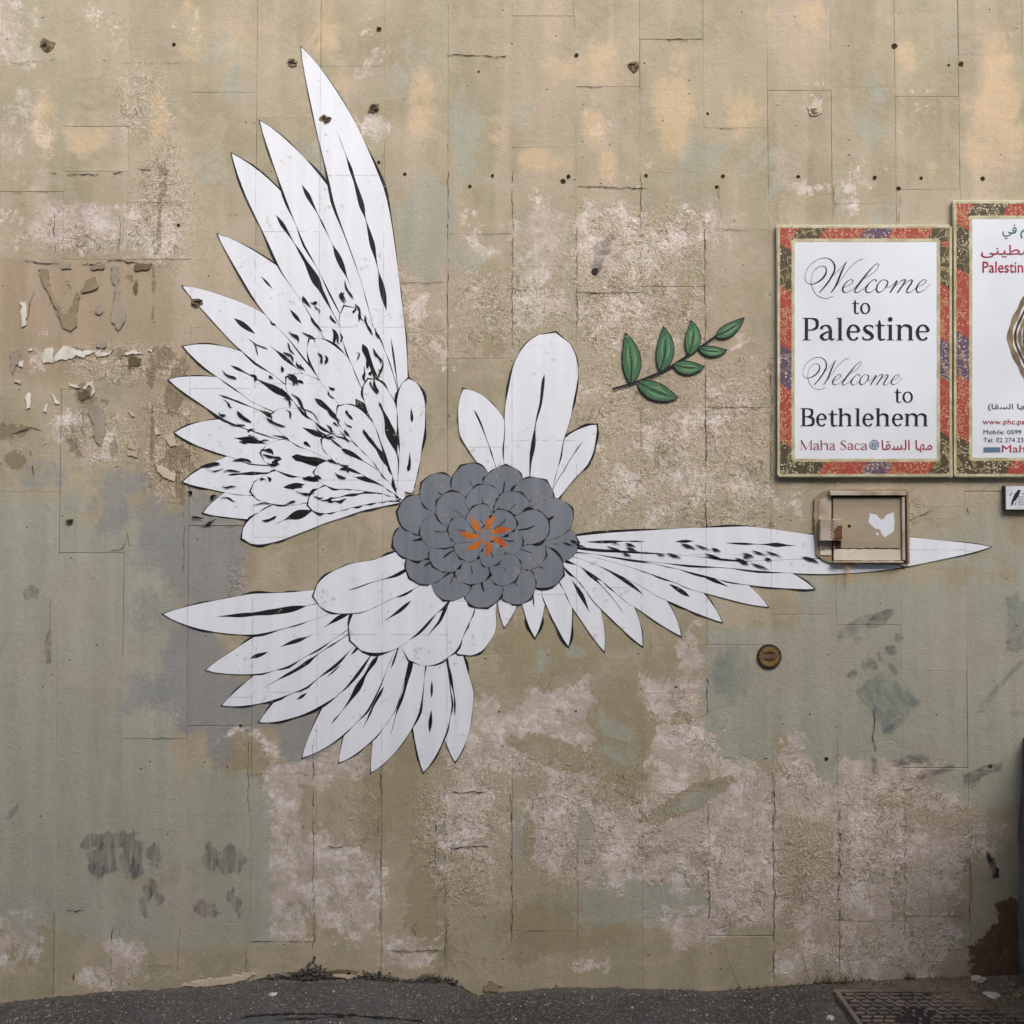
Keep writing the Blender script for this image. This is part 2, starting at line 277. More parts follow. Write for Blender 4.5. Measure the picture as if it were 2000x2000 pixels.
    h = k.math('SUBTRACT', h, k.math('MULTIPLY', iso, 1.2)); h = k.math('ADD', h, k.math('MULTIPLY', k.math('MULTIPLY', n36, ms), 1.5))
    k.bump(h, 0.8, 0.003)
    return k.m
def joint_lines(k, c, amt=0.35, col=srgb(120, 112, 98)):
    """the seams of the stone panels telegraph through the paint"""
    x = k.n('ShaderNodeSeparateXYZ'); k.l(k.pos(), x.inputs[0])
    q = k.math('MULTIPLY', x.outputs[0], 1/COLW)
    d = k.math('ABSOLUTE', k.math('SUBTRACT', k.math('FRACT', k.math('ADD', q, 0.5)), 0.5))
    br = k.ss(k.noise(18, 4, 0.6, off=(2, 2, 2)), 0.38, 0.55)
    f = k.math('MULTIPLY', k.ss(d, 0.003, 0.010, 1.0, 0.0), br)
    col_i = k.math('FLOOR', q); hsh = k.math('FRACT', k.math('MULTIPLY', k.math('SINE', k.math('MULTIPLY', col_i, 12.9898)), 43.7))
    z = k.math('ADD', k.math('MULTIPLY', x.outputs[2], 1.75), hsh)
    d2 = k.math('ABSOLUTE', k.math('SUBTRACT', k.math('FRACT', z), 0.5))
    f2 = k.math('MULTIPLY', k.ss(d2, 0.002, 0.0035, 1.0, 0.0), br)
    return k.mix(k.math('MULTIPLY', k.math('MAXIMUM', f, f2), amt), c, col)
COLW = 126.3*PXM
def paint_mat(name, col, col2, amt=0.4, chips=0.5, rough=0.6):
    k = NT(name)
    nS = k.noise(5, 4, 0.6, sc=(3.5, 1, 0.25)); nB = k.noise(3, 4, 0.6, off=(2, 0, 5)); nX = k.noise(160, 4, 0.7); nF = k.noise(38, 3, 0.75, off=(1, 1, 1))
    c = k.mix(k.ss(k.math('ADD', k.math('MULTIPLY', nS, 0.6), k.math('MULTIPLY', nB, 0.4)), 0.38, 0.62), col, col2)
    c = joint_lines(k, c, amt)
    pv = k.vor(26, 'F1'); pc = k.vor(26, 'F1', out='Color'); sq = k.n('ShaderNodeSeparateColor'); k.l(pc, sq.inputs[0])
    chip = k.math('MULTIPLY', k.ss(k.math('ADD', pv, k.math('MULTIPLY', nF, 0.5)), 0.30, 0.34, 1.0, 0.0), k.ss(sq.outputs[0], 0.965, 0.975))
    c = k.mix(k.math('MULTIPLY', chip, chips), c, srgb(150, 138, 118))
    wr = k.ss(k.math('ADD', k.math('MULTIPLY', nF, 0.55), k.math('MULTIPLY', k.noise(8, 4, 0.7, off=(6, 6, 1)), 0.45)), 0.575, 0.63)
    c = k.mix(k.math('MULTIPLY', wr, 0.45), c, srgb(172, 162, 146))
    c = k.scaleval(c, k.math('ADD', 0.955, k.math('MULTIPLY', nX, 0.09)))
    k.color(c); k.rough(rough); k.bump(k.math('SUBTRACT', k.math('ADD', k.math('MULTIPLY', nX, 0.5), nF), chip), 0.35, 0.0015)
    return k.m
M = {}
M['wall'] = wall_material()
M['white'] = paint_mat('white_mural_paint', srgb(229, 231, 237), srgb(220, 223, 229))
M['black'] = paint_mat('black_mural_paint', srgb(26, 27, 32), srgb(34, 34, 38), 0.25, 0.5, 0.55)
M['grey'] = paint_mat('grey_mural_paint', srgb(128, 132, 140), srgb(112, 117, 126), 0.35, 0.4)
M['orange'] = paint_mat('orange_mural_paint', srgb(196, 116, 40), srgb(176, 84, 44), 0.2, 0.9)
M['leafgreen'] = paint_mat('green_mural_paint', srgb(58, 98, 68), srgb(76, 118, 84), 0.3, 0.9)
M['leaflight'] = paint_mat('pale_green_mural_paint', srgb(112, 148, 112), srgb(96, 134, 98), 0.3, 0.9)
M['mortar'] = simple_mat('joint_mortar', srgb(140, 126, 104), 0.95, 0.25, 90, bump=0.6, col2=srgb(112, 100, 80))
M['scab'] = simple_mat('grey_mortar_scab', srgb(158, 147, 132), 0.95, 0.12, 60, bump=0.6, col2=srgb(142, 132, 118), bd=0.003)
M['scabwarm'] = simple_mat('tan_mortar_scab', srgb(150, 134, 110), 0.95, 0.14, 60, bump=0.6, col2=srgb(136, 122, 100), bd=0.003)
M['flake'] = simple_mat('old_white_paint_flake', srgb(222, 218, 208), 0.8, 0.08, 60, bump=0.3, col2=srgb(196, 188, 176))
M['palestone'] = simple_mat('pale_chipped_stone', srgb(205, 192, 172), 0.9, 0.12, 50, bump=0.5, col2=srgb(184, 166, 144))
M['brownpatch'] = simple_mat('bare_brown_render', srgb(112, 98, 76), 0.95, 0.14, 50, bump=0.6, col2=srgb(94, 82, 62))
M['pit'] = simple_mat('hole_shade_and_crack_dark', srgb(44, 35, 26), 0.9, 0.3, 120)  # dark colour for the shade inside holes; also cracks and plaque rim
M['rustiron'] = simple_mat('rusted_iron', srgb(112, 80, 60), 0.85, 0.35, 90, metal=0.2, bump=0.6, col2=srgb(78, 52, 38))
M['chip'] = simple_mat('chipped_hole_rim', srgb(130, 112, 88), 0.95, 0.25, 120, bump=0.6, col2=srgb(100, 84, 64))
def graffiti(name, col, a, stretch=(1, 1, 1)):
    k = NT(name); k.color(col); n1 = k.noise(22, 5, 0.7, sc=stretch); n2 = k.noise(90, 4, 0.7, off=(1, 2, 3))
    f = k.math('ADD', k.ss(n1, 0.36, 0.62, 0.15, 1.0), k.math('MULTIPLY', k.math('SUBTRACT', n2, 0.5), 0.8), clamp=True)
    k.put(k.b.inputs['Alpha'], k.math('MULTIPLY', f, a)); return k.m
M['g_blue'] = graffiti('faded_blue_spray', srgb(92, 112, 122), 0.30)
M['g_grey'] = graffiti('faded_dark_spray', srgb(84, 88, 88), 0.42, (1, 1, 3))
M['g_purple'] = graffiti('faded_purple_spray', srgb(104, 84, 98), 0.38, (3, 1, .4))
M['g_pale'] = graffiti('faded_pale_spray', srgb(140, 156, 150), 0.25)
M['g_black'] = graffiti('worn_black_mark', srgb(40, 40, 34), 0.95, (1, 1, 1))
M['white_print'] = simple_mat('white_sign_print', srgb(224, 229, 236), 0.35, 0.02, 12, bump=0.03, col2=srgb(214, 218, 224))
M['ink'] = simple_mat('black_sign_ink', srgb(38, 42, 52), 0.4, 0.05, 60, bump=0.02)
M['ink_red'] = simple_mat('crimson_sign_ink', srgb(160, 46, 70), 0.4, 0.05, 60, bump=0.02)
M['ink_green'] = simple_mat('green_sign_ink', srgb(60, 112, 104), 0.4, 0.05, 60, bump=0.02)
M['ink_blue'] = simple_mat('slate_blue_sign_ink', srgb(96, 116, 140), 0.4, 0.05, 60, bump=0.02)
M['bead'] = simple_mat('cream_bead_trim', srgb(196, 190, 158), 0.6, 0.35, 130, bump=0.1, col2=srgb(170, 160, 120))
M['alu'] = simple_mat('aluminium_edge', srgb(206, 204, 190), 0.45, 0.08, 30, metal=0.3, bump=0.05)
def textile(name, c1, c2, dot, warm):
    k = NT(name)
    wp = k.noise(9, 2, 0.5, out='Color'); sv = k.n('ShaderNodeVectorMath', operation='SCALE'); k.l(wp, sv.inputs[0]); sv.inputs[3].default_value = 0.05
    ad = k.n('ShaderNodeVectorMath', operation='ADD'); k.l(k.pos(), ad.inputs[0]); k.l(sv.outputs[0], ad.inputs[1])
    cells = k.vor(85, 'F1', vec=ad.outputs[0], rnd=0.75); edge = k.vor(30, 'DISTANCE_TO_EDGE', vec=ad.outputs[0], rnd=0.9)
    cc = k.vor(30, 'F1', vec=ad.outputs[0], rnd=0.9); fine = k.noise(240, 3, 0.7)
    c = k.mix(k.ss(fine, 0.4, 0.6), c1, c2)
    inner = k.ss(k.noise(20, 1, 0.5, off=(3, 3, 3)), 0.44, 0.50)
    f = k.math('MULTIPLY', k.ss(cells, 0.24, 0.36, 1.0, 0.0), k.math('MAXIMUM', inner, k.ss(cc, 0.1, 0.2, 1.0, 0.0)))
    c = k.mix(k.math('MULTIPLY', f, 0.85), c, dot)
    w1 = k.noise(16, 1, 0.4, vec=ad.outputs[0])
    g = k.math('MAXIMUM', k.ss(k.math('ABSOLUTE', k.math('SUBTRACT', w1, 0.47)), 0.012, 0.028, 1.0, 0.0), k.ss(k.math('ABSOLUTE', k.math('SUBTRACT', w1, 0.58)), 0.012, 0.028, 1.0, 0.0))
    g = k.math('MULTIPLY', g, k.ss(fine, 0.40, 0.55))
    c = k.mix(k.math('MULTIPLY', g, 0.8), c, warm)
    k.color(c); k.rough(0.5); return k.m
M['t_red'] = textile('red_embroidered_print', srgb(150, 58, 52), srgb(168, 84, 70), srgb(206, 166, 146), srgb(176, 146, 106))
M['t_dark'] = textile('dark_embroidered_print', srgb(66, 56, 44), srgb(92, 84, 64), srgb(210, 202, 178), srgb(170, 158, 112))
M['t_purple'] = textile('purple_embroidered_print', srgb(84, 66, 84), srgb(108, 88, 104), srgb(206, 192, 190), srgb(178, 160, 130))
M['hatch'] = simple_mat('weathered_hatch_metal', srgb(166, 153, 130), 0.7, 0.12, 30, bump=0.4, col2=srgb(150, 136, 116), stretch=(0.4, 1, 3))
M['hatchrim'] = simple_mat('chalky_hatch_rim', srgb(184, 172, 158), 0.75, 0.16, 70, bump=0.4, col2=srgb(150, 132, 112))
M['gap'] = simple_mat('gap_shade_and_crack_brown', srgb(60, 42, 32), 0.9, 0.3, 90, bump=0.3)  # dark brown for the shade in the hatch gap; also thin cracks
M['sticker'] = simple_mat('torn_white_sticker', srgb(216, 218, 226), 0.6, 0.05, 30, bump=0.1)
M['enamel'] = simple_mat('cream_paint_on_hatch', srgb(216, 208, 190), 0.6, 0.1, 40, bump=0.2, col2=srgb(200, 190, 172))
M['ceramic'] = simple_mat('white_ceramic_tile', srgb(216, 217, 224), 0.35, 0.06, 90, bump=0.1, col2=srgb(202, 204, 210))
M['tileedge'] = simple_mat('brown_tile_edge', srgb(92, 70, 60), 0.8, 0.2, 90)
M['bronze'] = simple_mat('dark_bronze_plaque', srgb(74, 58, 42), 0.5, 0.25, 200, bump=0.3, metal=0.2, col2=srgb(92, 70, 50))
M['carved'] = simple_mat('carved_frame_print', srgb(148, 130, 102), 0.5, 0.5, 130, bump=0.05, col2=srgb(104, 88, 68))
M['gold'] = simple_mat('worn_gold_relief', srgb(186, 150, 84), 0.5, 0.3, 200, metal=0.2, bump=0.2, col2=srgb(150, 116, 70))
def asphalt():
    k = NT('worn_asphalt')
    nL = k.noise(1.6, 5, 0.6); nM = k.noise(14, 5, 0.7); nX = k.noise(120, 5, 0.75)
    c = k.mix(k.ss(nL, 0.35, 0.65), srgb(70, 70, 69), srgb(54, 54, 53))
    v1 = k.vor(110, 'F1'); vc = k.vor(110, 'F1', out='Color'); sq = k.n('ShaderNodeSeparateColor'); k.l(vc, sq.inputs[0])
    f = k.math('MULTIPLY', k.ss(v1, 0.3, 0.5, 1.0, 0.0), k.ss(sq.outputs[0], 0.35, 0.6))
    c = k.mix(k.math('MULTIPLY', f, 0.55), c, k.mix(sq.outputs[1], srgb(132, 124, 112), srgb(104, 96, 90)))
    # dust and earth: by the corner on the right and in a strip along the foot of the wall
    x = k.n('ShaderNodeSeparateXYZ'); k.l(k.pos(), x.inputs[0])
    d = k.math('ADD', x.outputs[0], k.math('MULTIPLY', nM, 0.9)); side = k.ss(d, 1.35, 2.1)
    st = k.math('ADD', x.outputs[1], k.math('MULTIPLY', nM, 0.08)); foot = k.ss(st, -0.01, 0.05, 0.0, 0.35)
    c = k.mix(k.math('MULTIPLY', k.math('MAXIMUM', side, foot), 0.75), c, k.mix(nM, srgb(100, 82, 62), srgb(128, 112, 92)))
    c = k.scaleval(c, k.math('ADD', 0.7, k.math('MULTIPLY', nX, 0.6)))
    k.color(c); k.rough(0.95); k.bump(k.math('ADD', k.math('MULTIPLY', f, 0.5), nX), 0.8, 0.005); return k.m
M['asphalt'] = asphalt()
M['crack'] = simple_mat('dark_crack_fill', srgb(30, 28, 26), 0.95, 0.2, 90)  # near-black colour of the asphalt cracks
def pebble():
    k = NT('pebble_mix'); g = k.n('ShaderNodeNewGeometry'); r = g.outputs['Random Per Island']
    c = k.mix(k.ss(r, 0.0, 0.85), srgb(62, 60, 58), srgb(122, 114, 104)); c = k.mix(k.ss(r, 0.93, 1.0), c, srgb(172, 164, 152)); k.color(c); return k.m
M['pebble'] = pebble()
M['rock'] = simple_mat('pale_limestone', srgb(176, 168, 156), 0.9, 0.15, 40, bump=0.5, col2=srgb(150, 140, 126))
M['rockbrown'] = simple_mat('brown_rubble', srgb(120, 104, 84), 0.95, 0.25, 50, bump=0.6, col2=srgb(96, 82, 68))
M['iron'] = simple_mat('dusty_cast_iron', srgb(120, 108, 98), 0.75, 0.25, 60, metal=0.25, bump=0.5, col2=srgb(92, 84, 78))
M['ironpit'] = simple_mat('dark_cast_iron_base', srgb(48, 40, 38), 0.9, 0.3, 70, bump=0.5, col2=srgb(36, 34, 36))  # darker colour of the plate between the raised bars
M['drygrass'] = simple_mat('dry_brown_grass', srgb(112, 84, 54), 0.9, 0.25, 60, col2=srgb(84, 62, 42))
M['concrete'] = simple_mat('rough_grey_concrete', srgb(120, 114, 106), 0.95, 0.2, 30, bump=0.8, col2=srgb(96, 90, 84), bd=0.01)
M['opposite'] = simple_mat('shade_building_stucco', srgb(166, 164, 158), 0.95, 0.1, 10, bump=0.3)
M['glass'] = simple_mat('dark_window_glass', srgb(40, 46, 52), 0.15, 0.05, 3)

# ------------------------------------------------------------------ object helpers
def link(name, me, mats, parent=None, label=None, cat=None, group=None, kind=None):
    for m in (mats if isinstance(mats, (list, tuple)) else [mats]): me.materials.append(M[m])
    o = bpy.data.objects.new(name, me); COL.objects.link(o)
    if parent is not None: o.parent = parent
    if label: o['label'] = label
    if cat: o['category'] = cat
    if group: o['group'] = group
    if kind: o['kind'] = kind
    return o
def thing(name, label, cat, group=None, loc=(0, 0, 0)):
    o = bpy.data.objects.new(name, None); COL.objects.link(o); o['label'] = label; o['category'] = cat
    o.empty_display_size = 0.1
    if group: o['group'] = group
    return o
class MB:
    def __init__(s): s.v = []; s.f = []; s.m = []; s.sm = False
    def quadstrip(s, L, R, mi=0, closed=False):
        b = len(s.v); n = len(L)
        for a, c in zip(L, R): s.v += [tuple(a), tuple(c)]
        for i in range(n-1+(1 if closed else 0)):
            j = (i+1) % n
            s.f.append((b+2*i, b+2*i+1, b+2*j+1, b+2*j)); s.m.append(mi)
    def box(s, x0, x1, y0, y1, z0, z1, mi=0):
        b = len(s.v)
        s.v += [(x, y, z) for x in (x0, x1) for y in (y0, y1) for z in (z0, z1)]
        for f in ((0, 1, 3, 2), (4, 6, 7, 5), (0, 4, 5, 1), (2, 3, 7, 6), (0, 2, 6, 4), (1, 5, 7, 3)):
            s.f.append(tuple(b+i for i in f)); s.m.append(mi)
    def poly(s, pts, y, t, mi=0, side=None):
        """flat polygon (list of (x,z)), front at y-t towards the street, sides back to y"""
        n = len(pts); b = len(s.v)
        tri = tessellate_polygon([[Vector((p[0], p[1], 0)) for p in pts]])
        s.v += [(p[0], y-t, p[1]) for p in pts]
        for a in tri: s.f.append(tuple(b+i for i in a)); s.m.append(mi)
        if t > 0.0015:
            s.v += [(p[0], y, p[1]) for p in pts]
            for i in range(n):
                j = (i+1) % n; s.f.append((b+i, b+j, b+n+j, b+n+i)); s.m.append(mi if side is None else side)
    def me(s, name='m', recalc=True):
        me = bpy.data.meshes.new(name); me.from_pydata(s.v, [], s.f)
        me.polygons.foreach_set('material_index', s.m); me.update()
        if recalc:
            bm = bmesh.new(); bm.from_mesh(me); bmesh.ops.recalc_face_normals(bm, faces=bm.faces)
            # flat sheets must look at the street
            bm.faces.ensure_lookup_table(); bm.to_mesh(me); bm.free()
        return me
def catmull(pts, n=8):
    """pts: tuples of any length -> smooth resampled"""
    p = [np.array(q, float) for q in pts]; p = [2*p[0]-p[1]] + p + [2*p[-1]-p[-2]]; o = []
    for i in range(1, len(p)-2):
        for j in range(n):
            t = j/n; a, b, c, d = p[i-1], p[i], p[i+1], p[i+2]
            o.append(0.5*((2*b)+(c-a)*t+(2*a-5*b+4*c-d)*t*t+(3*b-a-3*c+d)*t**3))
    o.append(p[-2]); return o
def ribbon(mb, pts, y, mi=0, wscale=1.0, smooth=8, closed=False, toW=None):
    """pts (px,py,width_px) on plane y"""
    q = catmull(pts, smooth) if smooth else [np.array(a, float) for a in pts]
    L, R = [], []
    for i, a in enumerate(q):
        b = q[min(i+1, len(q)-1)]; c = q[max(i-1, 0)]
        d = b[:2]-c[:2]; d = d/(np.linalg.norm(d)+1e-9); nrm = np.array((-d[1], d[0]))
        w = max(a[2], 0.2)*wscale/2
        l, r = a[:2]+nrm*w, a[:2]-nrm*w
        if toW: l, r = toW(*l), toW(*r)
        L.append(P(l[0], l[1], y)); R.append(P(r[0], r[1], y))
    mb.quadstrip(L, R, mi, closed)
def ragged(pts, amp=2.5, step=6, seed=0):
    """px outline -> denser jittered outline"""
    o = []; n = len(pts)
    for i in range(n):
        a = np.array(pts[i], float); b = np.array(pts[(i+1) % n], float); L = np.linalg.norm(b-a); k = max(1, int(L/step))
        for j in range(k):
            p = a+(b-a)*j/k
            v = mnoise.noise_vector(Vector((p[0]*0.11+seed, p[1]*0.11, seed*3.1)))
            o.append((p[0]+v[0]*amp*1.8, p[1]+v[1]*amp*1.8))
    return o
def patch(name, pts, mat, y=-0.0012, t=0.0006, amp=2.5, step=6, parent=None, seed=None):
    mb = MB(); q = ragged(pts, amp, step, seed if seed is not None else random.random()*50)
    w = [P(a, b, y-t) for a, b in q]
    mb.poly([(v.x, v.z) for v in w], y, t)
    return link(name, mb.me(name), mat, parent)
def blob(cx, cy, rx, ry, ang=0, n=14):
    c, s = math.cos(math.radians(ang)), math.sin(math.radians(ang))
    return [(cx+rx*math.cos(t)*c-ry*math.sin(t)*s, cy+rx*math.cos(t)*s+ry*math.sin(t)*c) for t in [2*PI*i/n for i in range(n)]]

# ------------------------------------------------------------------ THE WALL: stone panels over a mortar bed
wall = thing('wall', 'tall weathered wall of tan stone panels carrying patchy old overpaint', 'wall')
mb = MB(); mb.box(-3.1, 3.1, 0.006, 0.30, -0.25, 4.30)
link('mortar_bed', mb.me(), 'mortar', wall)
JO = {-8: [123, 375, 507, 700, 960, 1237, 1500, 1778], -7: [247, 335, 507, 760, 1080, 1345, 1600, 1778], -6: [123, 396, 507, 735, 1065, 1280, 1443, 1700, 1887],
      -5: [180, 420, 640, 1027, 1260, 1418, 1600, 1805], -4: [230, 480, 700, 1000, 1290, 1512, 1840], -3: [130, 413, 690, 960, 1230, 1500, 1760],
      -2: [10, 277, 552, 830, 1100, 1494, 1858], -1: [108, 457, 700, 1000, 1280, 1547, 1790], 0: [288, 520, 676, 900, 1200, 1500, 1819], 1: [170, 365, 572, 792, 1060, 1330, 1640, 1830],
      2: [77, 175, 337, 560, 820, 1090, 1354, 1547, 1790], 3: [250, 448, 796, 1047, 1260, 1479, 1680, 1828], 4: [97, 177, 380, 700, 930, 1200, 1440, 1760], 5: [170, 398, 650, 900, 1220, 1573, 1800],
      6: [188, 370, 640, 990, 1310, 1500, 1789], 7: [108, 315, 600, 960, 1280, 1560, 1800]}
rj = random.Random(3)
zt = 4.25
bv = lambda g: 0.0008 if g > .0006 else 0.00012
def panel_mesh(x0, x1, z0, z1, gl, gr_, gb, gt, yo, fine):
    st = 0.020 if fine else 0.06
    nx = max(2, round((x1-x0)/st))+2; nz = max(2, round((z1-z0)/st))+2
    v = []; f = []; q_ = .0016/(x1-x0); r_ = .0016/(z1-z0)
    fx = [0]+[q_+(1-2*q_)*i/(nx-2) for i in range(nx-1)]+[1]; fz = [0]+[r_+(1-2*r_)*i/(nz-2) for i in range(nz-1)]+[1]
    tilt = rj.uniform(-0.0006, 0.0006)
    for j in range(nz+1):
        for i in range(nx+1):
            x = x0+gl+(x1-x0-gl-gr_)*fx[i]; z = z0+gb+(z1-z0-gb-gt)*fz[j]
            y = yo + tilt*(fx[i]-0.5)
            y += 0.0004*mnoise.noise(Vector((x*9, 5, z*9)))
            if i in (0, nx):
                x += (0.0007*mnoise.noise(Vector((x*3, 1.7, z*60))))*(1); y += bv(gl if i == 0 else gr_)
            if j in (0, nz):
                z += (0.0007*mnoise.noise(Vector((x*60, 8.7, z*3)))); y += bv(gb if j == 0 else gt)
            v.append((x, y, z))
    W = nx+1
    for j in range(nz):
        for i in range(nx):
            a = j*W+i; f.append((a, a+1, a+W+1, a+W))
    ring = [i for i in range(W)] + [j*W+nx for j in range(1, nz+1)] + [nz*W+i for i in range(nx-1, -1, -1)] + [j*W for j in range(nz-1, 0, -1)]
    b = len(v)
    for r in ring: v.append((v[r][0], 0.0075, v[r][2]))
    n = len(ring)
    for i in range(n):
        j = (i+1) % n; f.append((ring[j], ring[i], b+i, b+j))
    me = bpy.data.meshes.new('panel'); me.from_pydata(v, [], f); me.update()
    wall_attrs(me); return me
for k in range(-13, 13):
    xa, xb = k*COLW, (k+1)*COLW
    pxm = 1000+126.3*(k+.5)
    if k in JO:
        zs = [P(pxm, j).z + rj.uniform(-.0, .0) for j in JO[k]]
    else: zs = [rj.uniform(0.1, 0.3)+0.52*i for i in range(7)][::-1]
    zs = [zt] + [z for z in zs] + [-0.12]
    if zs[1] < zt-0.6: zs.insert(1, zs[1]+0.5)
    for a, b in zip(zs[:-1], zs[1:]):
        g = lambda lo=0.0, hi=0.0007: max(0.00006, rj.uniform(-0.0008, hi)) if rj.random() < .8 else rj.uniform(.0006, .0011)
        mid = P(pxm, 1300).z
        o = link('panel', panel_mesh(xa, xb, b, a, g(), g(), g(), g(), rj.uniform(-0.0001, 0.0002), k in JO), 'wall', wall)

# drilled holes with crumbled rims; the shade inside is painted dark
HOLES = [(340, 87, 4), (728, 405, 3), (740, 57, 5), (740, 317, 4), (791, 340, 4), (918, 364, 4), (962, 343, 3), (935, 140, 2.5), (1126, 108, 4), (1110, 345, 4), (1100, 354, 4), (1262, 343, 3),
         (1400, 365, 4), (1412, 344, 4), (1559, 345, 4), (1708, 347, 4), (1755, 368, 4), (1799, 348, 4), (1919, 349, 4), (1747, 90, 6), (1877, 125, 5), (1382, 222, 2.5), (720, 424, 3), (1162, 530, 7),
         (349, 440, 3), (1853, 127, 2), (470, 1417, 3), (445, 1497, 2), (1067, 1637, 2), (1614, 1482, 3.5), (1934, 1496, 3.5), (1320, 1342, 2), (1125, 1389, 2), (170, 560, 3), (975, 1389, 2)]
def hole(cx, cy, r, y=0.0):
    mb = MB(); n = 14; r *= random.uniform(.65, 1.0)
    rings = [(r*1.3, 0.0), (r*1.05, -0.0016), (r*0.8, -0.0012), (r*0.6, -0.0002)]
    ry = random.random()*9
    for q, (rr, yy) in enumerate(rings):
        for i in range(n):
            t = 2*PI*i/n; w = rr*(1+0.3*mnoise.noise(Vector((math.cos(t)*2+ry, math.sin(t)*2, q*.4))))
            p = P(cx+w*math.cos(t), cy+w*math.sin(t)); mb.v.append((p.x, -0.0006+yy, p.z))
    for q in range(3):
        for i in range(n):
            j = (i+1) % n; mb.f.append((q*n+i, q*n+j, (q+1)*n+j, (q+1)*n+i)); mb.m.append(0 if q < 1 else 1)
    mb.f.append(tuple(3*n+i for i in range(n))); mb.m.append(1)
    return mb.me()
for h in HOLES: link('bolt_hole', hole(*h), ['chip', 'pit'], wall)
# broken stubs of old fixings with rust
for cx, cy, r in ((92, 88, 14), (636, 233, 12), (1238, 128, 12), (572, 122, 9), (730, 210, 12), (1593, 215, 14), (135, 1018, 7), (385, 590, 11)):
    st = cy == 215
    patch('fixing_scar', blob(cx, cy, r, r*.75), 'palestone' if st else 'chip', -0.0012, 0.0022, r*.35, 4, wall)
    for q in range(5):
        a = random.random()*PI; d = r*.8; x, y = cx+random.uniform(-d, d)*.7, cy+random.uniform(-d, d)*.5; l = random.uniform(3, 8)
        mb = MB(); ribbon(mb, [(x-l*math.cos(a), y-l*math.sin(a)*.6, 1.2), (x, y+1.2, 2.6), (x+l*math.cos(a), y+l*math.sin(a)*.6, 1.0)], -0.0044-0.0002*q)
        link('crack', mb.me(recalc=False), 'chip' if st else 'pit', wall)
# lumps of old mortar, ledges and flakes on the left
def drop(name, pts, mat, t=0.0032, parent=wall, y=-0.001): return patch(name, pts, mat, y, t, 2.4, 4, parent)
SC = [([(218, 518), (232, 520), (232, 545), (229, 560), (236, 590), (246, 610), (244, 630), (230, 646), (220, 628), (217, 606), (225, 585), (226, 560), (217, 540)], 'scab'),
      ([(75, 525), (92, 525), (98, 560), (110, 590), (122, 612), (133, 612), (143, 590), (148, 570), (156, 575), (150, 610), (150, 636), (138, 646), (124, 640), (112, 610), (95, 575), (80, 550)], 'scabwarm'),
      ([(190, 588), (200, 584), (202, 608), (194, 615), (187, 610)], 'scab'), ([(170, 545), (185, 540), (193, 556), (186, 566), (160, 572), (158, 566)], 'scabwarm'),
      ([(40, 590), (50, 588), (50, 636), (42, 640)], 'flake'), ([(20, 685), (36, 684), (38, 700), (28, 722), (25, 730), (22, 712)], 'scab'),
      ([(172, 795), (184, 786), (200, 800), (204, 820), (204, 846), (196, 872), (186, 860), (184, 830), (174, 812)], 'scab'), ([(190, 662), (206, 660), (208, 676), (198, 682), (190, 676)], 'scab'),
      ([(40, 706), (46, 706), (44, 716), (38, 714)], 'flake'), ([(52, 766), (58, 768), (59, 796), (52, 802), (50, 790)], 'flake'), ([(88, 790), (92, 788), (92, 806), (86, 802)], 'flake'),
      ([(30, 740), (38, 742), (36, 750), (26, 746)], 'palestone'), ([(119, 515), (138, 514), (138, 524), (119, 524)], 'scab'), ([(178, 520), (205, 516), (205, 525), (180, 526)], 'scabwarm'),
      ([(262, 518), (295, 514), (293, 524), (264, 530)], 'brownpatch')]
for pts, m in SC: drop('mortar_lump', pts, m)
FL = [[(88, 680), (102, 678), (104, 708), (86, 711), (83, 700)], [(104, 700), (122, 676), (136, 676), (150, 684), (176, 684), (186, 690), (168, 692), (166, 700), (150, 696), (140, 702), (120, 704), (108, 708)],
      [(131, 748), (146, 752), (158, 756), (148, 757), (134, 754)], [(160, 758), (170, 746), (182, 746), (184, 768), (178, 776), (180, 758), (172, 752), (166, 760)], [(103, 770), (108, 780), (117, 790), (106, 788)],
      [(186, 690), (200, 682), (196, 690), (222, 684), (214, 692), (190, 696)], [(242, 690), (262, 684), (280, 690), (262, 690), (246, 694)], [(288, 686), (298, 680), (296, 688)],
      [(301, 838), (310, 836), (313, 846), (304, 852)], [(322, 850), (340, 846), (344, 870), (334, 872), (324, 866)], [(300, 905), (315, 908), (330, 920), (345, 925), (338, 940), (322, 934), (308, 922)],
      [(250, 800), (256, 804), (262, 812), (254, 812)], [(253, 860), (260, 868), (262, 880), (252, 876)], [(246, 880), (270, 882), (268, 892), (250, 890)], [(222, 740), (228, 744), (224, 750)],
      [(54, 680), (64, 680), (60, 686), (54, 685)]]
for i, pts in enumerate(FL): patch('paint_flake', pts, 'flake' if i not in (8, 9, 10, 11, 12, 13) else 'palestone', -0.0014, 0.002, 2.6, 4, wall, seed=i*1.7)
for pts in ([(253, 692), (278, 700), (272, 712), (252, 716)], [(153, 765), (175, 764), (176, 778), (160, 782), (152, 776)], [(116, 688), (134, 684), (130, 694), (112, 700)], [(262, 550), (268, 552), (270, 566), (264, 576), (260, 566)]):
    patch('bare_patch', pts, 'brownpatch', -0.0014, 0.0008, 3.0, 5, wall)
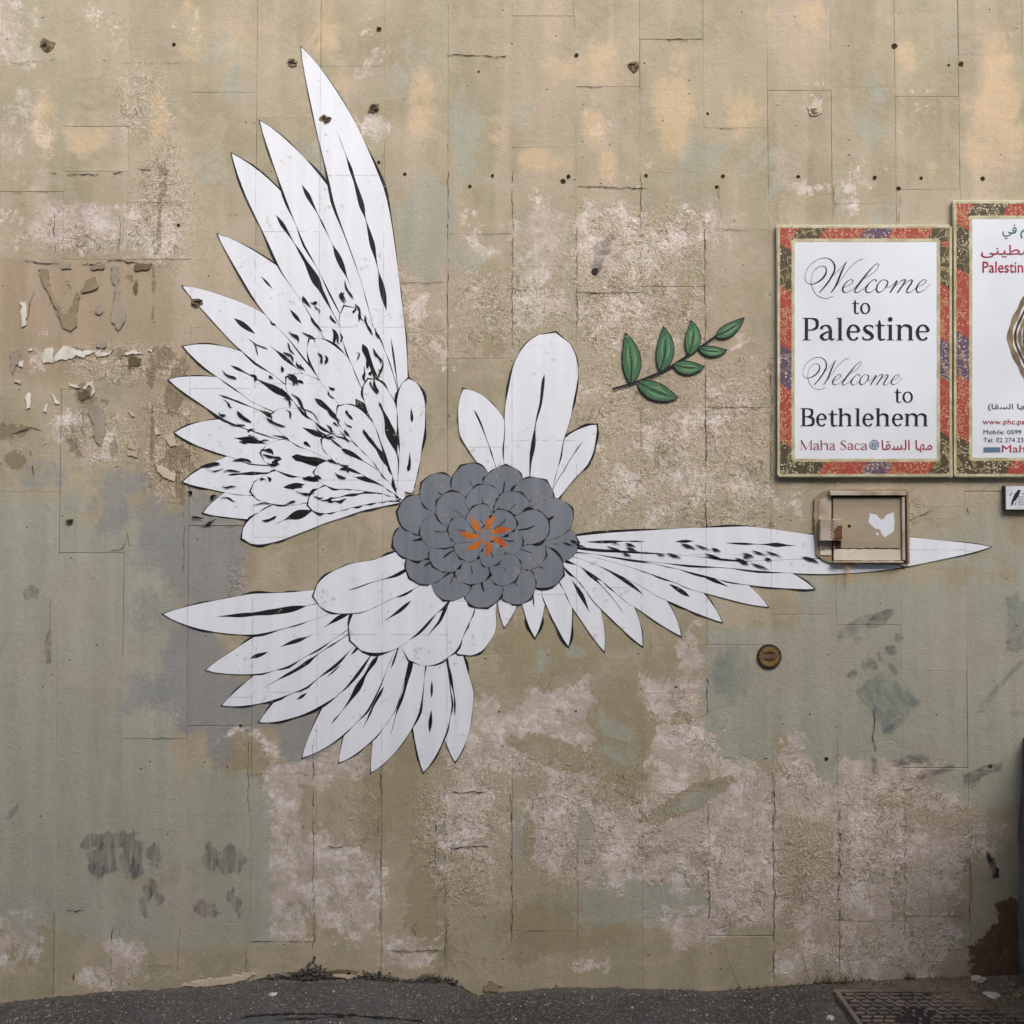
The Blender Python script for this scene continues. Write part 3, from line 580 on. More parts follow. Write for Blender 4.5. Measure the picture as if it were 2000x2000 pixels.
# long broken cracks
def crack(pts, w, mat='pit', breaks=0.0, seed=1, parent=wall, y=-0.0024):
    q = []
    for i in range(len(pts)-1):
        a, b = np.array(pts[i], float), np.array(pts[i+1], float); k = max(2, int(np.linalg.norm(b-a)/5))
        for j in range(k):
            p = a+(b-a)*j/k; v = mnoise.noise_vector(Vector((p[0]*.07, p[1]*.07, seed)))
            q.append((p[0]+v[0]*4, p[1]+v[1]*4, 0.62*w*(0.3+1.3*abs(mnoise.noise(Vector((p[0]*.09, p[1]*.09, seed+7)))))))
    run = []; mb = MB()
    for p in q+[None]:
        if p is None or mnoise.noise(Vector((p[0]*.045, p[1]*.045, seed+3))) < breaks-0.5:
            if len(run) > 2: run[0] = (*run[0][:2], .3); run[-1] = (*run[-1][:2], .3); ribbon(mb, run, y, smooth=2)
            run = []
        else: run.append(p)
    if mb.v: link('crack', mb.me(recalc=False), mat, parent)
CR = [([(100, 338), (150, 341), (230, 338), (270, 331), (300, 330)], 3.2, .38), ([(0, 506), (60, 512), (110, 516), (160, 518), (230, 508), (290, 518)], 3.6, .2), ([(0, 348), (16, 350)], 4, 0),
      ([(0, 375), (100, 376)], 1.6, .45), ([(107, 415), (107, 510)], 2.2, .1), ([(20, 850), (60, 835), (100, 850)], 2.5, .3), ([(160, 575), (190, 566), (192, 556), (180, 545)], 2.2, 0),
      ([(95, 575), (110, 612), (124, 634)], 1.6, .1), ([(66, 566), (58, 590), (52, 632)], 2.2, 0), ([(228, 560), (218, 600), (226, 640), (232, 646), (246, 620)], 1.2, .2),
      ([(60, 880), (66, 935)], 4, .1), ([(870, 1547), (960, 1548)], 3, .0), ([(600, 1512), (640, 1512)], 2, .2), ([(760, 1858), (866, 1858)], 2.4, .1), ([(985, 1819), (1075, 1819)], 2.4, .2),
      ([(883, 1660), (900, 1654), (930, 1652), (962, 1656)], 3.6, .1), ([(885, 1700), (880, 1660), (900, 1650)], 2.0, .3), ([(850, 1600), (851, 1730)], 2.6, .35), ([(745, 1500), (741, 1860)], 2.2, .3),
      ([(612, 1440), (612, 1880)], 2.4, .15), ([(740, 1560), (738, 1640)], 1.6, .3), ([(999, 1550), (999, 1850)], 2.4, .15), ([(870, 1500), (869, 1900)], 1.8, .25), ([(1001, 330), (1002, 680)], 2.4, .12),
      ([(874, 280), (876, 690)], 1.8, .2), ([(747, 300), (748, 700)], 1.6, .3), ([(1127, 420), (1128, 660)], 2.0, .15), ([(1252, 340), (1253, 560)], 2.2, .15), ([(1377, 430), (1378, 700)], 2.2, .15), ([(1379, 715), (1379, 1060)], 2.6, .12),
      ([(1252, 780), (1252, 1010)], 1.5, .3), ([(1512, 1510), (1512, 1920)], 2.6, .1), ([(1385, 1500), (1385, 1800)], 2.2, .2), ([(1641, 1580), (1640, 1890)], 2.4, .2), ([(1768, 1580), (1768, 1880)], 2.0, .3),
      ([(1897, 1600), (1896, 1860)], 1.8, .3), ([(1381, 1322), (1382, 1400)], 2.6, .0), ([(1709, 1380), (1706, 1440), (1712, 1480)], 3, .2), ([(1715, 1520), (1740, 1508), (1762, 1524), (1790, 1512)], 3.0, .2),
      ([(1720, 1540), (1755, 1545), (1790, 1538)], 3, .3), ([(1260, 1790), (1400, 1790)], 1.4, .4), ([(1770, 1789), (1895, 1790)], 2.2, .3), ([(1395, 1480), (1505, 1481)], 3, .45), ([(1640, 1572), (1760, 1573)], 1.6, .4),
      ([(1000, 520), (1125, 521)], .8, .4), ([(1128, 572), (1250, 572)], 2, .0), ([(750, 552), (870, 552)], 1.6, .1), ([(878, 457), (1000, 457)], 1.8, .1), ([(1380, 449), (1500, 449)], 1.6, .2), ([(1390, 796), (1505, 796)], 2.2, .1),
      ([(1126, 365), (1270, 368)], 3.2, .15), ([(873, 107), (995, 110)], 3.2, .05), ([(1380, 1047), (1505, 1047)], 1.6, .3), ([(1300, 77), (1375, 76)], 3, .1), ([(1128, 170), (1180, 170)], 2, .1), ([(1405, 250), (1450, 252)], 2.6, .1),
      ([(1507, 700), (1506, 1050)], 2, .3), ([(1404, 365), (1410, 430)], 1.5, .2), ([(1630, 360), (1630, 440)], 2, .2), ([(1756, 380), (1756, 440)], 1.6, .2), ([(1121, 0), (1122, 60)], 1.6, .2), ([(110, 115), (15, 124)], 1.2, .2),
      ([(236, 123), (360, 124)], 1.2, .4), ([(237, 396), (360, 397)], 1.2, .3), ([(235, 420), (233, 500)], 1.6, .1), ([(362, 600), (362, 900)], 1.6, .3), ([(360, 900), (359, 1120)], 1.8, .3), ([(369, 1027), (490, 1027)], 1.8, .25),
      ([(250, 1010), (252, 1110)], 2.2, .45), ([(205, 1078), (240, 1070), (250, 1050)], 2.2, .3), ([(97, 1170), (97, 1230)], 1.6, .3), ([(1890, 990), (1895, 1010)], 2.6, 0), ([(1770, 1020), (1800, 1005), (1830, 995)], 1.4, .3),
      ([(1785, 990), (1850, 992)], 1, .5), ([(218, 1810), (217, 1930)], 2.6, .2), ([(349, 1810), (347, 1900)], 2.0, .3), ([(480, 1858), (481, 1910)], 2.6, .1), ([(255, 1888), (345, 1887)], 1.8, .3), ([(485, 1840), (612, 1840)], 2, .35),
      ([(257, 1443), (355, 1443)], 1.5, .3), ([(485, 1512), (610, 1512)], 1.8, .3), ([(127, 1779), (190, 1779)], 3, .2), ([(357, 1440), (357, 1530)], 1.6, .4), ([(485, 1432), (485, 1600)], 1.8, .3), ([(144, 1870), (143, 1920)], 4, .2), ([(84, 1860), (84, 1885)], 3, .1),
      ([(568, 1838), (580, 1820)], 2, 0), ([(816, 1800), (806, 1815), (815, 1830)], 2.4, 0), ([(630, 1650), (650, 1655), (690, 1652)], 2.6, .4), ([(1140, 1720), (1160, 1700)], 1.4, .4)]
for i, (p, w, b) in enumerate(CR): crack(p, w, 'gap' if w < 2.5 else 'pit', b, i*2.3)
rr = random.Random(12)   # short wandering scratches in the weathered areas
def scratches(n, x0, y0, x1, y1, L=14, w=1.8):
    for _ in range(n):
        x, y = rr.uniform(x0, x1), rr.uniform(y0, y1); a = rr.uniform(0, PI); l = rr.uniform(.4, 1.3)*L
        pts = [(x, y), (x+l*.5*math.cos(a)+rr.uniform(-4, 4), y+l*.5*math.sin(a)+rr.uniform(-4, 4)), (x+l*math.cos(a), y+l*math.sin(a))]
        crack(pts, rr.uniform(.6, 1)*w, rr.choice(['chip', 'chip', 'gap', 'pit']), 0, rr.random()*40)
for pts, m in (([(352, 1926), (380, 1918), (420, 1912), (470, 1906), (480, 1900), (500, 1902), (482, 1914), (440, 1922), (380, 1930)], 'palestone'), ([(650, 1902), (700, 1901), (702, 1913), (655, 1914)], 'palestone'),
               ([(560, 1901), (600, 1896), (650, 1894), (700, 1896), (695, 1902), (640, 1900), (600, 1904)], 'mortar'), ([(940, 1925), (960, 1915), (980, 1925), (970, 1938), (945, 1938)], 'scabwarm'), ([(826, 1905), (850, 1900), (848, 1910), (828, 1912)], 'mortar')):
    patch('broken_render', pts, m, -0.0014, 0.003, 3.5, 4, wall)
# faded spray marks
def mark(pts, mat, amp=2, y=-0.0028): return patch('faded_graffiti', pts, mat, y, 0.0003, amp, 6, wall)
mark(blob(1672, 1223, 44, 12, -32), 'g_blue'); mark(blob(1720, 1208, 30, 13, -30), 'g_grey')
for q, (cx, cy, w, h) in enumerate(((1704, 1295, 9, 15), (1722, 1283, 8, 13), (1741, 1268, 9, 13), (1690, 1300, 8, 10), (1755, 1245, 9, 9), (1745, 1305, 7, 16), (1665, 1315, 12, 8), (1674, 1250, 9, 10))): mark(blob(cx, cy, w, h, -35, 8), 'g_blue' if q % 2 else 'g_grey', 2)
mark([(1668, 1350), (1720, 1312), (1800, 1370), (1770, 1395), (1732, 1432), (1712, 1405)], 'g_blue', 4)
for q in range(5): x = 1692+q*17; mark([(x, 1352-q*5), (x+7, 1346-q*5), (x+34, 1392-q*5), (x+26, 1397-q*5)], 'g_pale', 1.5, -0.0032)
mark([(1722, 1428), (1765, 1394), (1780, 1396), (1740, 1434), (1728, 1434)], 'g_blue', 1.5, -0.0031)
mark([(2010, 1272), (1950, 1335), (1915, 1375), (1908, 1392), (1922, 1392), (1935, 1370), (1975, 1320), (2014, 1286)], 'g_blue', 1.5)
mark([(1966, 1390), (1982, 1387), (2010, 1390), (2010, 1399), (1985, 1398)], 'g_blue', 1)
mark([(1962, 1165), (1990, 1160), (2010, 1190), (2010, 1270), (1965, 1270), (1970, 1210)], 'g_blue', 4)
mark([(1744, 1484), (1780, 1473), (1812, 1473), (1814, 1486), (1770, 1492), (1745, 1497)], 'g_grey', 1.5); mark([(1788, 1518), (1840, 1498), (1865, 1492), (1862, 1503), (1820, 1515), (1790, 1523)], 'g_grey', 1.5)
mark([(1880, 1513), (1925, 1494), (1962, 1488), (1955, 1503), (1915, 1518), (1900, 1542), (1884, 1528)], 'g_grey', 2); mark([(1702, 1480), (1712, 1480), (1714, 1512), (1704, 1512)], 'g_grey', 2)
mark(blob(1430, 1315, 40, 55, 0), 'g_pale', 4); mark([(1400, 1300), (1404, 1280), (1424, 1270), (1420, 1290), (1412, 1330), (1428, 1352), (1414, 1350)], 'g_pale', 2, -0.0032)
mark([(8, 1598), (20, 1580), (38, 1568), (36, 1578), (22, 1598), (10, 1602)], 'g_purple', 1)
for cx, cy, rx, ry, a in ((200, 1680, 30, 34, 10), (258, 1675, 22, 44, 0), (215, 1640, 60, 16, -8), (300, 1672, 16, 22, 0), (410, 1672, 14, 30, 0), (448, 1680, 30, 26, 0), (285, 1755, 9, 34, 12), (305, 1742, 7, 26, -28), (402, 1775, 26, 14, 20), (460, 1762, 10, 34, -20), (60, 1160, 12, 14, 0), (95, 1265, 6, 30, 0)):
    mark(blob(cx, cy, rx, ry, a, 20), 'g_purple', 8)
mark(blob(192, 1700, 12, 20), 'g_purple', 5, -0.0032); mark(blob(260, 1695, 10, 26), 'g_purple', 5, -0.0032)
mark([(1926, 1660), (1934, 1664), (1945, 1685), (1952, 1700), (1952, 1712), (1940, 1716), (1938, 1700), (1930, 1682)], 'g_black', 2.5)
mark([(1162, 470), (1200, 455), (1195, 480), (1180, 510), (1170, 535), (1158, 535), (1160, 505)], 'g_grey', 5)
# khaki touch-up shapes
for pts in ([(1262, 40), (1262, 40.5)],): pass
# ------------------------------------------------------------------ MURAL: a plain generic ornament of white petals in place of the artwork
mural = thing('mural', 'large painted ornament of white black-edged petals around a grey flower centre', 'mural')
LAY = [0]
def nexty(step=0.000011):
    LAY[0] += 1; return -0.0018 - LAY[0]*step
def petal(root, ctrl, tip, hw, prof='point', rib=1.0, seed=0, mats=('black', 'white', 'black'), line=4.0, nm='petal'):
    r, c, t = (np.array(q, float) for q in (root, ctrl, tip)); n = 34
    cen = [(1-u)**2*r+2*u*(1-u)*c+u*u*t for u in [i/n for i in range(n+1)]]
    def w(u):
        if prof == 'point': return hw*min(1, (u*1.55)**.8)*(1.0 if u < .62 else max(0.0, 1-((u-.62)/.38)**1.75)**.85) if u < 1 else 0
        if prof == 'leaf': return hw*math.sin(PI*u**0.85)**0.8 if 0 < u < 1 else 0
        return hw*(min(1, 0.55+u*0.6))*math.sqrt(max(0, 1-max(0, (u-.72)/.28)**2))
    def strip(extra, y, mi, mb):
        L, R = [], []
        for i, p in enumerate(cen):
            d = cen[min(i+1, n)]-cen[max(i-1, 0)]; d /= np.linalg.norm(d)+1e-9; nn = np.array((-d[1], d[0])); u = i/n
            e = extra*max(0.12, -0.05+2.6*abs(mnoise.noise(Vector((u*7, seed*1.7, 2))))) if extra else 0
            ww = w(u)*(1+0.09*mnoise.noise(Vector((u*6, seed, 0)))) + e
            a, b = p+nn*ww, p-nn*ww
            if prof == 'leaf' and extra: a, b = p+nn*(w(u)+2.0), p-nn*(w(u)+2.0)
            if i == n and extra: a = b = p+d*4
            L.append(P(a[0], a[1], y)); R.append(P(b[0], b[1], y))
        mb.quadstrip(L, R, mi)
    mb = MB(); strip(line, nexty(), 0, mb); strip(0, nexty(), 1, mb)
    o = link(nm, mb.me(recalc=False), [mats[0], mats[1]], mural)
    if rib:
        y = nexty(); run = []; runs = []; plen = float(np.linalg.norm(t-r)); fq = .30*max(.35, plen/480)
        for i in range(6, n-6):
            p = cen[i]; v = mnoise.noise(Vector((i*fq, seed*1.3, 4))); ww = 1.2+max(0, v+.12)*20*rib*min(1, plen/300)*math.sin(PI*i/n)
            off = mnoise.noise(Vector((i*.2, seed, 9)))*3
            if v < -0.30:
                runs.append(run); run = []
            else: run.append((p[0]+off, p[1]+off, ww))
        for run in runs+[run]:
            if len(run) > 2: run[0] = (*run[0][:2], .3); run[-1] = (*run[-1][:2], .3); mb = MB(); ribbon(mb, run, y, smooth=3); link('ink_stroke', mb.me(recalc=False), mats[2], o)
    return o
def pol(root, a, L): return (root[0]+L*math.cos(math.radians(a)), root[1]-L*math.sin(math.radians(a)))
# left lower spray
R1 = (815, 1110)
for i, (a, L) in enumerate(((281, 385), (270, 400), (259, 405), (248, 415), (237, 425), (226, 440), (215, 455), (204, 470), (192, 490))):
    tip = pol(R1, a+2*math.sin(i*2.1), L*(1+.03*math.sin(i*3.3))); petal(R1, pol(R1, a+13, L*.55), tip, 40, seed=i+20, rib=.9)
# broad white petals under the flower centre, filling the space between the sprays
for i, (a, L, hw_) in enumerate(((262, 250, 52), (243, 290, 60), (222, 330, 60), (203, 345, 48))):
    petal((930, 1030), pol((930, 1030), a+14, L*.55), pol((930, 1030), a, L), hw_, 'round', seed=i+200, rib=.6)
# right sweep
R3 = (1030, 1060)
for i, t in enumerate(((985, 1225), (1045, 1245), (1110, 1262), (1180, 1272), (1255, 1262), (1330, 1242), (1410, 1215), (1500, 1185), (1590, 1150))):
    petal(R3, (R3[0]+(t[0]-R3[0])*.62, R3[1]+(t[1]-R3[1])*.15), t, 32 if i > 3 else 27, seed=i+40, rib=.8)
petal(R3, (1480, 1100), (1935, 1068), 40, seed=60, rib=.9)
petal(R3, (1350, 1050), (1700, 1075), 34, seed=61, rib=.8)
# upper left spray, long then short
R2 = (790, 960)
for i, (a, L) in enumerate(((186, 395), (176, 430), (166, 470), (156, 500), (146, 530), (136, 575), (127, 640), (118, 720), (110, 800), (102.5, 870))):
    petal(R2, pol(R2, a-11, L*.55), pol(R2, a+1.5*math.sin(i*1.7), L*(1+.03*math.sin(i*2.9))), 50 if i > 6 else 44, seed=i+2, rib=1.1)
for i, (a, L) in enumerate(((196, 330), (180, 300), (165, 290), (150, 300), (136, 320), (122, 350), (108, 380))):
    petal(R2, pol(R2, a-10, L*.5), pol(R2, a, L), 36, 'round', seed=i+80, rib=1.6)
for i, (a, L) in enumerate(((188, 190), (168, 180), (148, 190), (128, 210), (108, 230), (88, 220))):
    petal(R2, pol(R2, a-10, L*.5), pol(R2, a, L), 28, 'round', seed=i+90, rib=2.0)
# top petals
petal((1000, 1040), (960, 850), (905, 760), 46, seed=100, rib=.7)
petal((1040, 1040), (1100, 900), (1165, 830), 34, seed=101, rib=.7)
petal((1030, 1050), (1030, 850), (1085, 650), 68, 'round', seed=102, rib=.5)
# grey oval
def oval(cx, cy, rx, ry, y, mi, mb, n=60, wob=0.02, seed=0):
    pts = []
    for i in range(n):
        t = 2*PI*i/n; w = 1+wob*mnoise.noise(Vector((math.cos(t)*2, math.sin(t)*2, seed))); p = P(cx+rx*w*math.cos(t), cy+ry*w*math.sin(t), y); pts.append((p.x, p.z))
    mb.poly(pts, y, 0.0, mi)
C0 = (948, 1046)
for ringi, (n_, rx_, ry_, hw_, ph) in enumerate(((13, 182, 140, 40, .1), (9, 128, 98, 34, .4), (6, 74, 58, 26, .2))):
    for i in range(n_):
        a = 2*PI*i/n_+ph; t = (C0[0]+rx_*math.cos(a), C0[1]+ry_*math.sin(a)); c_ = (C0[0]+rx_*.5*math.cos(a+.22), C0[1]+ry_*.5*math.sin(a+.22))
        petal(C0, c_, t, hw_, 'round', seed=i+140+ringi*20, rib=.6, mats=('black', 'grey', 'black'), line=4)
for i in range(7):
    a = 2*PI*i/7+.3; mb = MB(); r0, r1 = (10, 52)
    ribbon(mb, [(C0[0]+r0*math.cos(a), C0[1]+r0*math.sin(a)*.8, 2), (C0[0]+(r0+r1)/2*math.cos(a+.15), C0[1]+(r0+r1)/2*math.sin(a+.15)*.8, 13), (C0[0]+r1*math.cos(a+.3), C0[1]+r1*math.sin(a+.3)*.8, 2)], nexty()); link('orange_stroke', mb.me(recalc=False), 'orange', mural)
# loose brush marks of black between the petals of the upper spray
rb = random.Random(21)
for i in range(110):
    a = rb.uniform(98, 192); L_ = rb.uniform(120, 420); x, y = pol(R2, a, L_); l = rb.uniform(10, 42); d = math.radians(a+rb.uniform(-14, 14)); w_ = rb.uniform(2.5, 8)
    pts = [(x+l*t*math.cos(d)+3*math.sin(i+t*5), y-l*t*math.sin(d)+3*math.cos(i*2+t*4), w_*f_) for t, f_ in ((-.5, .1), (-.25, .7), (0, rb.uniform(.5, 1.2)), (.2, rb.uniform(.4, 1.0)), (.5, .1))]
    mb = MB(); ribbon(mb, pts, nexty(), smooth=5); link('ink_stroke', mb.me(recalc=False), 'black', mural)
for i in range(26):
    t = rb.random(); x, y = R3[0]+60+t*560, R3[1]-8+t*26+rb.uniform(-4, 30); l = rb.uniform(12, 40); w_ = rb.uniform(2, 6)
    mb = MB(); ribbon(mb, [(x, y, .4), (x+l*.4, y+l*.16, w_), (x+l*.7, y+l*.25, w_*.6), (x+l, y+l*.4, .3)], nexty()); link('ink_stroke', mb.me(recalc=False), 'black', mural)
# leafy sprig on its own to the right
sprig = [(1196, 760, 4), (1245, 745, 4.5), (1300, 722, 5), (1350, 690, 4.5), (1400, 655, 3.5), (1432, 634, 2)]
mb = MB(); ribbon(mb, sprig, nexty()); link('stem', mb.me(recalc=False), 'black', mural)
for i, (b, t, hw) in enumerate((((1232, 748), (1222, 652), 17), ((1290, 724), (1296, 640), 16), ((1345, 692), (1350, 628), 14), ((1398, 656), (1452, 622), 11), ((1246, 746), (1322, 776), 16), ((1316, 712), (1374, 716), 12), ((1366, 680), (1418, 684), 9))):
    c = ((b[0]+t[0])/2+(13 if i < 3 else 0), (b[1]+t[1])/2+(9 if i > 2 else 0))
    lf = petal(b, c, t, hw, 'leaf', seed=i+120, rib=0, mats=('black', 'leafgreen', 'black'), line=2.6, nm='leaf')
    m_ = MB(); ribbon(m_, [(b[0], b[1], 2.4), ((b[0]+t[0])/2+(c[0]-(b[0]+t[0])/2)*.5, (b[1]+t[1])/2+(c[1]-(b[1]+t[1])/2)*.5, 2.0), (t[0], t[1], .6)], nexty(), smooth=5); link('midrib', m_.me(recalc=False), 'black', lf)
    for q in (-1, 1):
        m_ = MB(); dx_, dy_ = t[0]-b[0], t[1]-b[1]; L_ = math.hypot(dx_, dy_); nx_, ny_ = -dy_/L_*hw*.42*q, dx_/L_*hw*.42*q
        ribbon(m_, [(b[0]+dx_*f_+nx_*g_+(c[0]-(b[0]+t[0])/2)*.5, b[1]+dy_*f_+ny_*g_+(c[1]-(b[1]+t[1])/2)*.5, w_) for f_, g_, w_ in ((.25, .5, .5), (.45, 1.0, 4.0+q), (.65, .8, 3.0), (.82, .3, .5))], nexty(), smooth=4); link('light_stroke', m_.me(recalc=False), 'leaflight', lf)

# ------------------------------------------------------------------ lettering tools
def glyph(ch, x0, x1, base, xh, cap, sw):
    """serif letter as width-varying strokes in picture units; returns list of (points, smooth)"""
    sw = sw*1.1; th = sw*.38; o = []; w = x1-x0; H = base-xh; C = base-cap; sf = sw*.24
    def ln(pts, sm=0): o.append((pts, sm))
    def vst(x, ya, yb): ln([(x, ya, sw), (x, yb, sw)])
    def serif(x, y, a, b): ln([(x-a, y, sf), (x+b, y, sf)])
    def arc(cx, cy, rx, ry, a0, a1, n=26, t1=sw, t2=th):
        pts = []
        for i in range(n+1):
            t = math.radians(a0+(a1-a0)*i/n); k = abs(math.cos(t))**1.3
            pts.append((cx+rx*math.cos(t), cy-ry*math.sin(t), t2+(t1-t2)*k))
        ln(pts)
    s = sw*.85; bl = base-sf/2
    if ch in 'lI': vst(x0+w*.5, base, cap); serif(x0+w*.5, bl, s*1.25, s*1.25); serif(x0+w*.42, cap+sf/2+1, s, s*.2)
    elif ch == 'i':
        vst(x0+w*.5, base, xh); serif(x0+w*.5, bl, s*1.25, s*1.25); serif(x0+w*.4, xh+sf/2+1, s, s*.2)
        ln([(x0+w*.5+sw*.34*math.cos(t), xh-(C-H)*.80+sw*.34*math.sin(t), sw*.8) for t in [i*PI/5 for i in range(11)]])
    elif ch in 'nhm':
        L = x0+s*1.2; vst(L, base, cap if ch == 'h' else xh); serif(L, bl, s*1.15, s*1.15); serif(L-sw*.3, (cap if ch == 'h' else xh)+sf/2+1, s*.9, s*.2)
        k = 2 if ch == 'm' else 1; span = (x1-s*1.2-L)/k
        for q in range(k):
            a, b = L+q*span, L+(q+1)*span
            ln([(a+sw*.2, xh+H*.26, th), (a+span*.35, xh+H*.07, th*1.2), (a+span*.65, xh+H*.04, sw*.75), (b-sw*.15, xh+H*.16, sw), (b, xh+H*.34, sw), (b, base, sw)], 6); serif(b, bl, s*1.1, s*1.15)
    elif ch == 't':
        X = x0+w*.42; ln([(X, xh-H*.30, sw*.3), (X, xh, sw), (X, base-H*.25, sw), (X+sw*.25, base-H*.07, sw*.8), (X+w*.28, base-th*.4, th*1.3), (x1, base-H*.08, th)], 5); ln([(x0, xh+sf, sf*1.5), (x1, xh+sf, sf*1.5)])
    elif ch == 'e':
        cx, cy = (x0+x1)/2, (base+xh)/2; rx, ry = w/2-sw*.45, H/2-th*.3
        arc(cx, cy, rx, ry, 8, 318); ln([(x0+sw*.8, cy-H*.05, th), (x1-sw*.4, cy-H*.05, th)])
    elif ch == 'c': arc((x0+x1)/2, (base+xh)/2, w/2-sw*.4, H/2-th*.3, 42, 318); ln([(x1-sw*.6, xh+H*.2, sw*1.1), (x1-sw*.6, xh+H*.28, sw*.9)])
    elif ch == 'o':
        arc((x0+x1)/2, (base+xh)/2, w/2-sw*.5, H/2-th*.3, 0, 360, 34)
    elif ch == 'a':
        X = x1-sw*1.1
        ln([(x0+sw*.5, xh+H*.28, sw*1.1), (x0+sw*.7, xh+H*.14, sw*.7), (x0+w*.42, xh+th*.5, th), (X-sw*.5, xh+H*.12, sw*.8), (X, xh+H*.33, sw), (X, base-H*.2, sw), (X+sw*.4, base-th*.6, th*1.5), (x1+sw*.15, base-H*.1, th)], 5)
        ln([(X, xh+H*.42, th), (x0+w*.4, xh+H*.52, th*1.4), (x0+sw*.5, base-H*.26, sw), (x0+w*.28, base-th*.6, th*1.8), (x0+w*.5, base-H*.06, th), (X, base-H*.22, th)], 6)
    elif ch in 'sS':
        T = xh if ch == 's' else cap; h = base-T
        ln([(x1-w*.08, T+h*.24, th*.7), (x1-w*.14, T+h*.1, th*1.2), (x0+w*.5, T+th*.5, th), (x0+w*.17, T+h*.2, sw*.85), (x0+w*.35, T+h*.42, sw*1.05), (x1-w*.3, T+h*.57, sw*1.05), (x1-w*.12, base-h*.2, sw*.85), (x0+w*.5, base-th*.5, th), (x0+w*.1, base-h*.1, th*1.2), (x0+w*.02, base-h*.26, th*.7)], 6)
    elif ch in 'PB':
        L = x0+w*.30; vst(L, base, cap); serif(L, bl, s*1.4, s*1.5); serif(L, cap+sf/2, s*1.4, s*.5)
        if ch == 'P':
            m = cap+C*.54; ln([(L, cap+th*.5, th), (x0+w*.58, cap+th*.5, th), (x1-sw*.75, cap+C*.1, sw*.9), (x1-sw*.5, cap+C*.27, sw), (x1-sw*.8, cap+C*.44, sw*.9), (x0+w*.58, m, th), (L, m-2, th)], 6)
        else:
            m = cap+C*.47; ln([(L, cap+th*.5, th), (x0+w*.55, cap+th*.5, th), (x1-sw*1.1, cap+C*.1, sw*.85), (x1-sw*.9, cap+C*.24, sw*.95), (x1-sw*1.2, cap+C*.4, sw*.8), (x0+w*.55, m, th), (L, m, th)], 6)
            ln([(x0+w*.55, m, th), (x1-sw*.8, m+C*.09, sw*.9), (x1-sw*.5, m+C*.26, sw), (x1-sw*.85, base-C*.09, sw*.9), (x0+w*.55, base-th*.5, th), (L, base-th*.5, th)], 6)
    elif ch == 'M':
        L, R = x0+s*1.3, x1-s*1.5; ln([(L, base, th), (L+w*.03, cap, th)]); vst(R, base, cap); ln([(L, cap, sw), ((L+R)/2, base-2, sw)]); ln([((L+R)/2, base-2, th), (R, cap, th)])
        serif(L, bl, s*1.2, s*1.2); serif(R, bl, s*1.3, s*1.3); serif(L-2, cap+sf/2, s*1.2, 0); serif(R, cap+sf/2, 0, s*1.3)
    return o
def strokes_obj(strokes, mat, toW, y, parent, scale, nm='lettering'):
    mb = MB()
    for i, (pts, sm) in enumerate(strokes): ribbon(mb, [(a, b, w) for a, b, w in pts], y-0.00004*(i % 12), wscale=1.0, smooth=sm, toW=None) if toW is None else rib2(mb, pts, sm, toW, y-0.00004*(i % 12), scale)
    return link(nm, mb.me(recalc=False), mat, parent)
def rib2(mb, pts, sm, toW, y, scale):
    q = [(*toW(a, b), w*scale) for a, b, w in pts]; ribbon(mb, q, y, smooth=sm)
SY = -0.017   # face of the signs
def quad(mb, pts, y, mi=0):
    b = len(mb.v)
    for p in pts: mb.v.append(tuple(P(p[0], p[1], y)))
    mb.f.append((b, b+1, b+2, b+3)); mb.m.append(mi)
